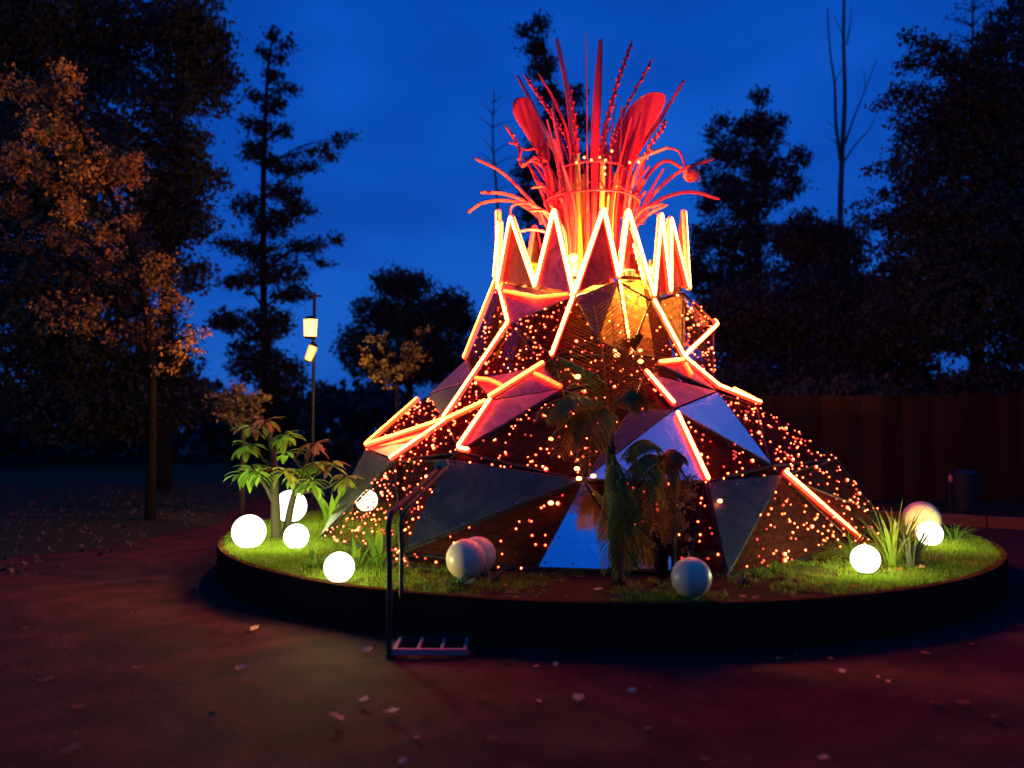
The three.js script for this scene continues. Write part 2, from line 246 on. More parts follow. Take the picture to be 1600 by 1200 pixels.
// fairy lights: the 300 that show largest singly, the others as one part
{
  const lathe = (pts, s) => new THREE.LatheGeometry(pts.map(([x, y]) => new THREE.Vector2(x, y)), s);
  const cap = lathe([[0.0001, -0.013], [0.012, -0.011], [0.019, -0.004], [0.019, 0.003], [0.0104, 0.0045]], 10), dome = lathe([[0.0106, 0.0042], [0.0102, 0.010], [0.007, 0.015], [0.0001, 0.017]], 10);
  const bulbGeo = mergeGeometries([cap, dome], true);
  const mats = [[M.bulbRed, M.bulbHot], [M.bulbRed, M.bulb], [M.bulbRedDim, M.bulbDim]], q = new THREE.Quaternion();
  const pick = (b) => (b.kind < 0.3 ? 0 : b.kind < 0.7 ? 1 : 2);
  const front = bulbs.map((b, i) => ({ ...b, i, face: b.n.dot(camera.position.clone().sub(b.p).normalize()) })).sort((a, b) => (b.face > 0 ? 1 : 0) - (a.face > 0 ? 1 : 0) || a.d - b.d);
  const rest = [[], [], []];
  front.forEach((b, k) => {
    const dir = b.n.clone().add(V(rr(-0.5, 0.5), rr(-0.5, 0.5), rr(-0.1, 0.7))).normalize(), s = b.kind < 0.06 ? 1.15 : rr(0.48, 0.76);
    q.setFromUnitVectors(V(0, 1, 0), dir);
    if (k < 300) { const m = mesh('light_bulb', bulbGeo, mats[pick(b)], b.net); m.position.copy(b.p); m.quaternion.copy(q); m.scale.setScalar(s); }
    else rest[pick(b)].push(new THREE.Matrix4().compose(b.p, q, V(s, s, s)));
  });
  const all = rest.map((list) => mergeGeometries([mergeGeometries(list.map((m) => cap.clone().applyMatrix4(m))), mergeGeometries(list.map((m) => dome.clone().applyMatrix4(m)))], true));
  const flatMats = mats.flat(), groups = [], merged = mergeGeometries(all.map((g) => { const h = g.clone(); h.clearGroups(); return h; }));
  let o = 0; all.forEach((g, i) => { g.groups.forEach((r) => { merged.addGroup(o + r.start, r.count, i * 2 + r.materialIndex); }); o += g.index.count; });
  const m = mesh('light_bulbs', merged, flatMats, volcano); m.userData.kind = 'stuff';
  
}

// neon flex: a glowing red sleeve with the bright core standing proud of it
function rounded(pts, rad) { const out = [pts[0]]; for (let i = 1; i + 1 < pts.length; i++) { const p = pts[i], a = pts[i - 1], b = pts[i + 1], k1 = Math.min(0.45, rad / p.distanceTo(a)), k2 = Math.min(0.45, rad / p.distanceTo(b)), s = p.clone().lerp(a, k1), e = p.clone().lerp(b, k2); for (let j = 0; j <= 6; j++) { const t = j / 6; out.push(s.clone().multiplyScalar((1 - t) ** 2).addScaledVector(p, 2 * t * (1 - t)).addScaledVector(e, t * t)); } } out.push(pts[pts.length - 1]); return out; }
function neonGeo(pts, r, rad = 0.05) { const p = rounded(pts, rad), path = new THREE.CurvePath(); for (let i = 1; i < p.length; i++) path.add(new THREE.LineCurve3(p[i - 1], p[i])); 
  const parts = []; for (let i = 1; i < p.length; i++) parts.push(sweep([p[i - 1], p[i]], r, 10, 1, 1)); for (let i = 0; i < p.length; i++) { const s = new THREE.SphereGeometry(r * 0.995, 10, 8); s.deleteAttribute('uv'); s.translate(p[i].x, p[i].y, p[i].z); parts.push(s); } return mergeGeometries(parts); }
function neon(pts, mode = 'hot', parent = volcano, names = ['neon_tube', 'neon_sleeve'], off = 0.03, r = 0.019) {
  const [core, sleeve] = { hot: [M.core, M.sleeve], warm: [M.coreWarm, M.sleeveWarm], dim: [M.coreDim, M.sleeveWarm] }[mode];
  const lift = (d) => pts.map((p) => p.clone().add(outward(p).multiplyScalar(d)));
  if (parent === volcano) { const t = mesh(names[0], neonGeo(lift(off + 0.014), r), core, volcano); mesh(names[1], neonGeo(lift(off), r * 1.34), sleeve, t); }
  else { mesh(names[0], neonGeo(lift(off + 0.014), r), core, parent); mesh(names[1], neonGeo(lift(off), r * 1.34), sleeve, parent); }
}
const line = (...p) => p.map(([x, y]) => S(x, y));
neon(line([779, 437], [730, 560]), 'warm');
neon(line([784, 444], [797.6, 506], [696, 656]), 'hot');
neon(line([896, 467], [863.6, 557]), 'hot');
neon(line([1019.6, 472], [1066.7, 561.6], [1118.7, 605.5]), 'hot');
neon(line([1067.5, 558], [1116, 508], [1112, 503]), 'hot');
neon(line([1119, 606], [1183.7, 632]), 'hot');
neon(line([1148, 611], [1178, 626]).map((p) => p.add(V(0, 0, -0.12))), 'warm');
neon(line([1030, 569.5], [1063, 566]), 'warm'); neon(line([1069, 573], [1077, 588]), 'dim');
neon(line([849, 571], [768, 622.5]), 'warm'); neon(line([838, 588], [848, 592], [876, 607]), 'dim'); neon(line([747, 594.5], [768, 597], [785, 605]), 'dim');
neon(line([768, 629], [717, 704], [733, 707]), 'hot');
neon(line([655, 627], [573, 699], [695, 660]), 'warm'); neon(line([577, 708], [670, 683]), 'dim'); neon(line([615, 718.5], [697, 662]), 'hot'); neon(line([698, 660], [760, 631]), 'warm');
neon(line([1008.5, 584], [1050, 633]), 'hot'); neon(line([1057, 650], [1103, 750]), 'hot'); neon([N.f5.clone(), low(1340, 847).add(V(0, 0.02, 0))], 'hot');
neon(line([793, 455], [842, 466], [888, 461]).map((p) => p.add(V(0, 0, -0.06))), 'dim');
// dotted run of bright pixels below the crown and along one tooth
for (const [a, b, n] of [[[967.5, 443], [984.5, 552], 15], [[988, 385], [1004, 445], 8]]) for (let i = 0; i < n; i++) { const t = i / (n - 1), p = S(a[0] + (b[0] - a[0]) * t, a[1] + (b[1] - a[1]) * t, 0.04), g = new THREE.CapsuleGeometry(0.013, 0.02 + 0.012 * (i % 3), 4, 8); g.translate(p.x, p.y, p.z); mesh('light_segment', g, i % 4 === 3 ? M.bulb : M.core, volcano); }
for (const [px, py, s] of [[903, 594, 1.6], [963, 560, 1.7], [999, 570, 1.5], [986, 553, 1.5], [960, 552, 1.1], [998, 552, 1.1], [862, 692, 1.1], [902, 737, 1.2], [905, 752, 1.2], [927, 748, 1.2], [862, 790, 1.2], [1121, 787, 1.1]]) { const p = S(px, py, 0.05), g = new THREE.SphereGeometry(0.016 * s, 12, 8); g.scale(1.25, 0.9, 1); g.translate(p.x, p.y, p.z); mesh('light_bulb', g, M.bulbHot, volcano); }

// crown of teeth round the crater
const teeth = [];
const tp = (px, py) => S(px, py);
for (const [a, l, r, mode] of [[[803, 338], [785, 441], [839, 449], 'hot'], [[868.5, 327.6], [839.5, 449], [896.5, 461], 'hot'], [[942.6, 325.4], [899, 460], [965, 433], 'hot'], [[979, 327.6], [966, 432], [1018, 463], 'hot'], [[1029, 334], [1018.6, 463], [1043, 457], 'hot'], [[1043, 340], [1043.5, 457], [1069, 448], 'hot'], [[785.5, 345], [778.5, 431], [784.5, 439], 'hot']]) teeth.push([tp(...a), tp(...l), tp(...r), mode]);
const fa = [84, 110, 133, 158, 184, 204, 228, 252, 276];
for (let i = 0; i + 1 < fa.length; i++) { const m = (fa[i] + fa[i + 1]) / 2; teeth.push([polar(m, 1.13, 4.22), polar(fa[i], 1.12, 3.2), polar(fa[i + 1], 1.12, 3.2), i % 3 === 1 ? 'warm' : 'hot']); }
teeth.forEach(([a, l, r, mode], i) => {
  const tri = faceOut([l, r, a]);
  if (i === 3) { const net = addNet(tri, 120, volcano, 'net_tooth', M.clothThin); neon([l, a, r], mode, net, ['neon_tube', 'neon_sleeve'], 0.03, 0.0245); return; }
  const t = mesh('crown_tooth', plate(shrink(tri, 0.02), 0.01, 0.005), i === 1 ? M.mauve : M.tooth, volcano);
  neon([l, a, r], mode, t, ['neon_tube', 'neon_sleeve'], 0.03, 0.0245);
});
// flood lamps inside the crater
{
  const post = strut(at(897, 470, 9.28), at(897, 396, 9.28), 0.02, M.frame, volcano, 'lamp_stem');
  for (let i = 0; i < 4; i++) {
    const p = at(896 + (i % 2), 402 + i * 12.5, 9.24), g = new THREE.SphereGeometry(0.055, 16, 10); g.scale(1.05, 0.72, 0.9);
    const b = mesh('flood_lamp', g, M.flood, volcano); b.position.copy(p);
  }
  const l = new THREE.PointLight(new THREE.Color(1, 0.58, 0.08), 85); l.position.copy(at(896.5, 414.5, 9.24)); l.castShadow = true; l.name = 'crater_light'; l.shadow.radius = 1.4; scene.add(l);
}

{ // a second warm lamp behind the right hand teeth
  const p = polar(38, 0.98, 3.3), g = new THREE.SphereGeometry(0.05, 16, 10), h = mesh('flood_lamp', g, M.flood, volcano); h.position.copy(p); const c = mesh('flood_housing', new THREE.CylinderGeometry(0.04, 0.055, 0.08, 14), M.black, h); c.position.y = 0.07;
  const l = new THREE.PointLight(new THREE.Color(1, 0.58, 0.08), 9); l.position.copy(p); l.castShadow = true; l.shadow.radius = 2; l.name = 'crater_light'; scene.add(l);
}
for (const deg of [30, 150, 270]) { // up-lights around the pipes
  const p = polar(deg, 0.72, 3.32), h = mesh('flood_housing', (() => { const g = new THREE.CylinderGeometry(0.075, 0.06, 0.12, 16); g.translate(p.x, p.y - 0.07, p.z); return g; })(), M.black, volcano), g = new THREE.CylinderGeometry(0.066, 0.066, 0.012, 20); g.translate(p.x, p.y - 0.002, p.z); mesh('flood_light', g, glow(6, 0.6, 0.2), h);
  const l = new THREE.SpotLight(new THREE.Color(1, 0.15, 0.07), 62, 0, 0.75, 0.7); l.position.set(p.x, p.y + 0.03, p.z); l.target.position.set(AX, 5.6, AZ); l.castShadow = true; l.shadow.radius = 3; l.name = 'flood_spot'; scene.add(l, l.target);
}
// ---------------------------------------------------------------- eruption plume
{
  const t = thing('eruption_plume', 'spray of red curved stems and petals bursting from the volcano crater', 'sculpture');
  const P = (l, z0, z1) => l.map(([x, y], i) => { const k = i / (l.length - 1); return at(x, y, 10 + z0 + (z1 - z0) * k); });   // listed tip last
  const stem = (l, r0, r1, z0, z1, mat = M.plume, studs = 0, flat = 1, name = 'stem') => {
    const pts = P(l, z0, z1), g = [sweep(pts, (k) => (r0 + (r1 - r0) * k) * (k > 0.985 ? 0.6 : 1), 9, flat, pts.length * 7, V(0, 0, 1))];
    if (studs) { const c = new THREE.CatmullRomCurve3(pts, false, 'centripetal'); for (let i = 0; i < studs; i++) { const k = 0.25 + 0.73 * i / studs, p = c.getPoint(k), s = new THREE.IcosahedronGeometry(0.02, 1); s.deleteAttribute('uv'); const si = new THREE.SphereGeometry(0.019, 7, 5); si.deleteAttribute('uv'); const w = (r0 + (r1 - r0) * k) * 0.95; si.translate(p.x + (i % 2 ? w : -w), p.y, p.z + 0.02); g.push(si); } }
    return mesh(name, mergeGeometries(g), mat, t);
  };
  // long upright blades
  stem([[897, 330], [894, 222], [884, 130], [869.5, 59]], 0.035, 0.03, 0.1, 0.35, M.plumePink, 0, 0.5, 'blade');
  stem([[903, 330], [902, 235], [897, 180], [890, 130]], 0.03, 0.014, -0.1, -0.2, M.plumeDark, 12);
  stem([[918, 330], [917.5, 240], [916, 50]], 0.012, 0.008, -0.3, -0.4, M.plumePink);
  { const pts = P([[931, 330], [929.5, 240], [934, 140], [938.5, 62]], 0.2, 0.5); mesh('blade', sweep(pts, (k) => 0.012 + 0.048 * Math.sin(Math.PI * Math.min(1, 0.08 + k * 0.86)) ** 0.7, 10, 0.3, 30, V(0, 0, 1)), M.plume, t); }
  stem([[938, 330], [941, 228], [963, 136], [988, 64]], 0.04, 0.016, -0.05, 0, M.plumeDark, 22, 0.6, 'blade');
  stem([[952, 330], [958, 222], [970, 186], [1020, 91]], 0.022, 0.016, 0, 0.05, M.plumeDark, 22);
  stem([[955, 330], [953, 240], [962, 160]], 0.012, 0.01, 0.25, 0.35, M.plumePink);
  stem([[968, 340], [984, 255], [1039, 174], [1070, 124]], 0.026, 0.022, 0.15, 0.4, M.plumePink, 0, 0.5, 'blade');
  stem([[972, 340], [992, 250], [1034, 186], [1062, 134]], 0.02, 0.012, 0.05, 0.2, M.plume, 0);
  stem([[880, 340], [871, 252], [848, 196], [808, 118]], 0.03, 0.022, 0.2, 0.45, M.plumePink, 0, 0.5, 'blade');
  stem([[886, 340], [889, 225], [862, 180], [819, 116]], 0.028, 0.018, -0.05, -0.1, M.plumeDark, 22);
  stem([[892, 340], [887, 212], [868, 160], [841, 114]], 0.022, 0.013, -0.2, -0.3, M.plume);
  stem([[893, 330], [892, 266], [880, 228], [866.5, 204]], 0.014, 0.012, 0.45, 0.6, M.plumePink);
  stem([[900, 330], [897, 240], [880, 190], [867, 162]], 0.02, 0.012, 0.1, 0.2, M.plume);
  stem([[946, 330], [950, 252], [946, 216], [955, 196]], 0.02, 0.012, 0.2, 0.3, M.plume);
  // broad petals
  const petal = (outline, z0, z1) => { const xs = outline.map((p) => p[0]), a = Math.min(...xs), b = Math.max(...xs); const c = new THREE.CatmullRomCurve3(outline.map(([x, y]) => at(x, y, 10 + z0 + (z1 - z0) * (x - a) / (b - a))), true, 'centripetal'); const pts = c.getPoints(40).slice(0, 40); const m = mesh('petal', plate(pts, 0.022, 0, 0.006), M.plumeDark, t); const rim = sweep([...pts, pts[0]], 0.012, 6, 1, 80); mesh('petal_rim', rim, M.plume, m); };
  petal([[1039, 151], [1026, 145], [1008, 149], [986, 168], [968, 200], [958, 236], [972, 262], [990, 248], [1012, 205], [1030, 178]], 0.25, -0.1);
  petal([[803, 160], [810, 154], [824, 155], [842, 195], [858, 250], [850, 252], [822, 208], [804, 178]], -0.1, 0.2);
    // arching tubes
  const tube = (l, z0, z1, r = 0.026, mat = M.plumePink) => stem(l, r, r * 0.9, z0, z1, mat);
  tube([[868, 395], [853, 348], [820, 303], [781, 267], [742, 247]], 0.2, 0.7); tube([[872, 395], [856, 354], [829, 321], [790, 303], [750, 300]], 0.3, 0.6); tube([[874, 398], [859, 360], [835, 333], [799, 314], [754, 317], [731, 332]], 0.4, 0.9);
  tube([[986, 395], [1000, 336], [1030, 294], [1069, 264], [1115, 248]], 0.2, 0.7); tube([[982, 398], [994, 357], [1006, 330], [1045, 306], [1084, 300], [1124, 311]], 0.4, 0.9); tube([[980, 380], [988, 324], [1018, 267], [1042, 251], [1066, 262]], 0.3, 0.5); tube([[884, 390], [871, 324], [856, 270], [829, 250], [815, 262]], 0.3, 0.5, 0.023);
  stem([[871, 360], [850, 262], [838, 246], [815, 258], [811, 231], [790, 196]], 0.024, 0.018, 0, 0.1, M.plume, 10); stem([[848, 238], [840, 231], [822, 234], [806, 226], [795, 222]], 0.016, 0.013, 0.1, 0.1, M.plume);
  stem([[990, 330], [1006, 255], [1018, 224], [1034, 203], [1039, 187]], 0.024, 0.018, 0, 0.1, M.plume, 14); stem([[1014, 232], [1024, 238], [1042, 232], [1060, 236], [1072, 262]], 0.017, 0.013, 0.15, 0.25, M.plume);
  stem([[998, 340], [1016, 300], [1038, 262]], 0.022, 0.012, -0.1, -0.1); stem([[866, 350], [846, 300], [828, 262]], 0.022, 0.012, -0.1, -0.15); stem([[846, 350], [832, 320], [800, 322], [797, 340]], 0.018, 0.014, 0.1, 0.2); stem([[1004, 350], [1018, 320], [1026, 335]], 0.018, 0.012, 0.1, 0.2);
  for (let i = 0; i < 16; i++) { const a = rr(120, 245), r1 = rr(0.55, 1.0), h1 = rr(4.5, 5.6), h2 = h1 + rr(-0.5, 0.5); mesh('stem', sweep([polar(a, 0.3, 3.5), polar(a, 0.4, 4.1), polar(a, r1 * 0.75, (4.1 + h1) / 2 + 0.2), polar(a + rr(-8, 8), r1, h2)], (k) => 0.024 - 0.008 * k, 7), i % 3 ? M.plume : M.plumeDark, t); }
  { const p = at(1079.5, 273, 10.55), g = new THREE.SphereGeometry(0.1, 24, 16); g.scale(1, 0.95, 1); g.translate(p.x, p.y, p.z); const b = mesh('ball', g, M.plumePink, t); mesh('hook', sweep([at(1068, 264, 10.5), at(1080, 258, 10.52), at(1092, 268, 10.55), at(1093, 285, 10.55)], 0.008, 6), M.plume, b); }
  // pipe bundle and rings
  for (let i = 0; i < 26; i++) { const a = -112 + i * 8.8 + rr(-3, 3); if (Math.abs(a) < 38) continue; const h = rr(4.0, 4.75), r1 = rr(0.5, 1.0), up = rr(0.1, 0.35); mesh('stem', sweep([polar(a, 0.42, 3.4), polar(a, 0.46, 3.85), polar(a, 0.46 + (r1 - 0.46) * 0.45, h - 0.05), polar(a + rr(-5, 5), r1, h + up - r1 * 0.25)], (k) => 0.024 - 0.006 * k, 8), i % 3 === 1 ? M.plumePink : M.plume, t); }
  for (let i = 0; i < 14; i++) { const a = rr(35, 100) * (i % 2 ? 1 : -1), h = rr(4.7, 5.6), r1 = rr(0.35, 0.75); mesh('stem', sweep([polar(a, 0.3, 3.5), polar(a, 0.33, 4.2), polar(a, r1, h)], (k) => 0.022 - 0.009 * k, 7), i % 2 ? M.plume : M.plumePink, t); }
  for (let i = 0; i < 17; i++) { const a = i / 17 * 360 + rr(-7, 7), r = 0.25 + 0.05 * rnd(), h = 4.5 + rr(-0.2, 0.32); mesh('pipe', sweep([polar(a, r * 0.82, 3.35), polar(a, r, 4.1), polar(a, r * 1.12, h)], rr(0.022, 0.036), 8), i % 4 ? M.pipe : M.plume, t); }
  for (const [h, r] of [[4.27, 0.58], [4.66, 0.42]]) { const g = new THREE.TorusGeometry(r, 0.013, 8, 64); g.rotateX(Math.PI / 2); g.translate(AX, h, AZ); mesh('ring', g, M.plume, t); }
  for (let i = 0; i < 10; i++) { const a = i * 36 + 10; mesh('spoke', sweep([polar(a, 0.3, 4.5), polar(a, 0.58, 4.27)], 0.01, 6, 1, 1), M.plume, t); }
  for (const [px, py] of [[913, 246], [901, 254], [924, 250], [937, 246], [946, 250], [956, 236], [945, 262], [984, 254], [998, 253], [945, 272]]) { const p = at(px, py, 9.5), g = new THREE.SphereGeometry(0.015, 10, 8); g.translate(p.x, p.y, p.z); mesh('light_bulb', g, M.bulb, t); }
}

// ---------------------------------------------------------------- globes
function globe(px, py, depth, rpx, lit, label, rest) {
  const c = at(px, py, depth), r = rpx * depth / FOC, t = thing('globe_lamp', label, 'globe lamp', lit ? 'glowing globes in the planter bed' : 'unlit globes in the planter bed'); if (rest !== undefined) c.y = rest + r * 0.97;
  t.position.set(c.x, c.y - r * 0.97, c.z);
  const s = new THREE.SphereGeometry(r, 40, 28); s.translate(0, r * 0.97, 0); mesh(lit ? 'light_shell' : 'globe_shell', s, lit ? M.globeLit : M.globeOff, t);
  const b = new THREE.CylinderGeometry(r * 0.42, r * 0.46, r * 0.22, 20); b.translate(0, r * 0.06, 0); mesh('collar', b, M.collar, t);
  if (lit) { const l = new THREE.PointLight(new THREE.Color(0.86, 1, 0.4), lit); l.position.set(c.x, c.y + r * 0.0, c.z); l.castShadow = true; l.shadow.radius = 4; l.name = 'globe_light'; scene.add(l); }
}
globe(389, 825, 8.35, 26, 3.5, 'glowing white globe at the left edge of the planter', BED);
globe(454, 791, 9.75, 25, 3.3, 'glowing white globe half hidden behind the brown stem of the tall shrub');
globe(463, 834, 8.3, 19.5, 3, 'small glowing globe sitting just below the half hidden globe', BED);
globe(530, 882, 6.55, 23.5, 3, 'glowing white globe in front of the yucca near the front left wall', BED);
globe(573, 782, 9.9, 17, 1.2, 'glowing globe shining through the light net at the left of the volcano');
globe(1352, 869, 6.95, 22, 3.2, 'glowing white globe at the foot of the long neon line on the right', BED);
globe(1453, 832, 8.5, 19, 3.4, 'glowing white globe in front of the big unlit globe on the right', BED);
globe(1440, 808, 9.1, 28.5, 0, 'big unlit globe with a small dark mark behind a lit globe', BED);
globe(1080, 897, 5.98, 31, 0, 'unlit pale globe between the palm and the grey panel near the front wall', BED);
globe(728, 868, 6.7, 31, 0, 'unlit pinkish white globe, the nearer one of the touching pair', BED);
globe(746, 866, 6.92, 29, 0, 'unlit pinkish globe, the farther one of the touching pair', BED);

// ---------------------------------------------------------------- plants in the bed
function quadLeafGeo(len, wid, curl, seg = 4, fold = 0.25, tip = 0.05) { // a blade along +y, face to +z
  const pos = [], idx = []; for (let i = 0; i <= seg; i++) { const t = i / seg, w = wid * (Math.sin(Math.PI * Math.min(1, tip + t * 0.93)) ** 0.75) * 0.5, y = len * Math.sin(t * curl) / curl, z = len * (1 - Math.cos(t * curl)) / curl; pos.push(-w, y, z + fold * w, 0, y, z, w, y, z + fold * w); if (i) { const a = (i - 1) * 3, b = i * 3; idx.push(a, a + 1, b, a + 1, b + 1, b, a + 1, a + 2, b + 1, a + 2, b + 2, b + 1); } }
  const g = new THREE.BufferGeometry(); g.setAttribute('position', new THREE.Float32BufferAttribute(pos, 3)); g.setIndex(idx); g.computeVertexNormals(); return g;
}
const leafLong = [quadLeafGeo(1, 0.28, 1.1), quadLeafGeo(1, 0.34, 1.5), quadLeafGeo(1, 0.25, 0.8)], bladeLong = [quadLeafGeo(1, 0.035, 0.7, 6, 0.3, 0.3), quadLeafGeo(1, 0.04, 1.2, 6, 0.3, 0.3), quadLeafGeo(1, 0.03, 0.35, 6, 0.3, 0.3)], swordLong = [quadLeafGeo(1, 0.11, 0.5, 5, 0.3, 0.25), quadLeafGeo(1, 0.13, 0.9, 5, 0.3, 0.25)];
const green = [leafy(0.19, 0.35, 0.03), leafy(0.24, 0.38, 0.035), leafy(0.15, 0.28, 0.03)], yellowGreen = [leafy(0.3, 0.33, 0.04), leafy(0.25, 0.29, 0.04)], russet = [leafy(0.3, 0.12, 0.07), leafy(0.25, 0.1, 0.06)];
function place(geo, mat, parent, p, dir, len, name, roll = 0) { const m = mesh(name, geo, mat, parent); m.position.copy(p); const q = new THREE.Quaternion().setFromUnitVectors(V(0, 1, 0), dir.clone().normalize()); const down = V(0, -1, 0).applyQuaternion(q.clone().invert()); m.quaternion.copy(q).multiply(new THREE.Quaternion().setFromAxisAngle(V(0, 1, 0), Math.atan2(down.x, down.z) + roll)); m.scale.setScalar(len); return m; }
function whorlPlant(name, label, base, branches, leafLen, per) {
  per = Math.round(per * 1.5);
  const t = thing(name, label, 'shrub');
  for (const { path, r, mats, n = per, len = leafLen } of branches) {
    const pts = path.map((p) => at(...p)); pts.length && mesh('stem', sweep(pts, (k) => r * (1 - 0.6 * k), 7), M.barkWarm, t);
    const top = pts[pts.length - 1];
    for (let i = 0; i < n; i++) { const a = i * 2.4, e = rr(-0.35, 0.75); place(leafLong[i % 3], mats[i % mats.length], t, top.clone().add(V(0, -0.05 * rnd(), 0)), V(Math.cos(a), e, Math.sin(a)), len * rr(0.75, 1.15), 'leaf'); }
  }
  return t;
}
whorlPlant('tall_shrub', 'tall green shrub with reddish leaf rosette on top beside the left globes', 0, [
  { path: [[432, 842, 9.05], [430, 780, 9.05], [428, 720, 9.05], [416, 655, 9.05]], r: 0.06, mats: russet.concat(green[2]), n: 14 },
  { path: [[430, 790, 9.05], [415, 760, 9.0], [392, 728, 8.95]], r: 0.03, mats: green, n: 14 }, { path: [[428, 730, 9.05], [404, 712, 9.1], [388, 692, 9.1]], r: 0.02, mats: green }, { path: [[424, 700, 9.05], [440, 690, 9.0], [446, 676, 9.0]], r: 0.015, mats: green },
  { path: [[428, 740, 9.05], [438, 740, 8.9], [445, 732, 8.85]], r: 0.02, mats: yellowGreen, n: 14 }, { path: [[426, 730, 9.05], [410, 738, 8.85], [404, 736, 8.8]], r: 0.02, mats: green, n: 14 }, { path: [[421, 680, 9.05], [400, 676, 9.1], [392, 664, 9.1]], r: 0.015, mats: green.concat(russet), n: 9 }, { path: [[430, 750, 9.05], [400, 748, 9.2], [380, 738, 9.2]], r: 0.02, mats: green, n: 12 },
], 0.24, 11);
whorlPlant('leafy_shrub', 'leaning green shrub with russet tip between tall shrub and volcano', 0, [
  { path: [[446, 840, 9.2], [455, 790, 9.2], [470, 740, 9.2], [490, 692, 9.2]], r: 0.045, mats: russet, n: 14 }, { path: [[458, 780, 9.2], [462, 752, 9.1], [466, 735, 9.1]], r: 0.03, mats: green, n: 14 }, { path: [[466, 760, 9.2], [486, 735, 9.1], [494, 722, 9.1]], r: 0.02, mats: green.concat(yellowGreen), n: 14 }, { path: [[474, 750, 9.2], [505, 735, 9.2], [520, 722, 9.2]], r: 0.02, mats: russet.concat(green), n: 10 },
  { path: [[470, 770, 9.2], [510, 762, 9.1], [540, 742, 9.0]], r: 0.02, mats: yellowGreen, n: 13 }, { path: [[462, 770, 9.2], [480, 760, 8.9], [486, 750, 8.9]], r: 0.02, mats: green, n: 14 }, { path: [[472, 730, 9.2], [455, 712, 9.3], [448, 706, 9.3]], r: 0.015, mats: green, n: 10 },
], 0.24, 11);
function bladePlant(name, label, category, p, n, len, spread, geos, mats, lean = V(0, 0, 0), part = 'blade') { const t = thing(name, label, category); for (let i = 0; i < n; i++) { const a = rnd() * 6.283, s = Math.sqrt(rnd()) * spread; place(geos[i % geos.length], mats[i % mats.length], t, p.clone().add(V(Math.cos(a) * 0.05 * rnd(), -0.01, Math.sin(a) * 0.05 * rnd())), V(Math.cos(a) * s + lean.x, 1, Math.sin(a) * s + lean.z), len * rr(0.55, 1.1), part); } return t; }
bladePlant('yucca', 'spiky bright green yucca behind the front left glowing globe', 'yucca', bed(556, 884), 22, 0.42, 1.2, swordLong, green.concat(yellowGreen[0]), V(0, 0, 0), 'leaf');
bladePlant('spiky_plant', 'low spiky green plant left of the front left glowing globe', 'plant', bed(496, 882), 16, 0.3, 1.5, swordLong, green, V(0, 0, 0), 'leaf');
bladePlant('reed_clump', 'clump of upright leaves behind the black handrail', 'plant', bed(590, 880), 18, 0.55, 0.6, swordLong, green, V(0, 0, 0), 'leaf');
bladePlant('broad_leaf_plant', 'dark broad leaved plant between leaning shrub and volcano base', 'plant', bed(520, 835), 14, 0.75, 0.6, swordLong, green, V(0.1, 0, 0), 'leaf');
bladePlant('ornamental_grass', 'tall pale ornamental grass beside the right front glowing globe', 'ornamental grass', bed(1396, 882), 70, 0.72, 0.45, bladeLong, yellowGreen.concat(green[1]));
bladePlant('ornamental_grass', 'dark upright grass clump just right of the tall pale grass', 'ornamental grass', bed(1424, 884), 50, 0.62, 0.4, bladeLong, [std(0.1, 0.09, 0.05, 0.7), std(0.07, 0.06, 0.04, 0.7)]);
bladePlant('ornamental_grass', 'low arching grass sprawling left of the right front globe', 'ornamental grass', bed(1330, 872), 40, 0.5, 1.8, bladeLong, green);
bladePlant('ornamental_grass', 'tuft of fine grass right of the globe by the big unlit globe', 'ornamental grass', bed(1492, 842), 50, 0.36, 1.3, bladeLong, green);
bladePlant('rosette_plant', 'small dark rosette plant in front of the far right globe', 'plant', bed(1455, 884), 34, 0.3, 1.7, bladeLong, [std(0.05, 0.08, 0.025, 0.6)]);
bladePlant('rosette_plant', 'dark leafy tuft at the foot of the touching unlit globes', 'plant', bed(716, 917), 26, 0.2, 1.6, swordLong, [std(0.03, 0.05, 0.02, 0.6)], V(0, 0, 0), 'leaf');
bladePlant('rosette_plant', 'dark tuft right of the touching unlit globes', 'plant', bed(768, 908), 22, 0.2, 1.6, swordLong, [std(0.03, 0.045, 0.02, 0.6)], V(0, 0, 0), 'leaf');
bladePlant('rosette_plant', 'dark tuft at the foot of the grey triangular panel', 'plant', bed(1160, 912), 24, 0.17, 1.7, swordLong, [std(0.03, 0.04, 0.02, 0.6)], V(0, 0, 0), 'leaf');
bladePlant('pale_leaf_plant', 'pale broad leaf plant left of the big unlit globe', 'plant', bed(1408, 850), 9, 0.5, 0.5, swordLong, [std(0.3, 0.34, 0.16, 0.5)], V(0, 0, 0), 'leaf');

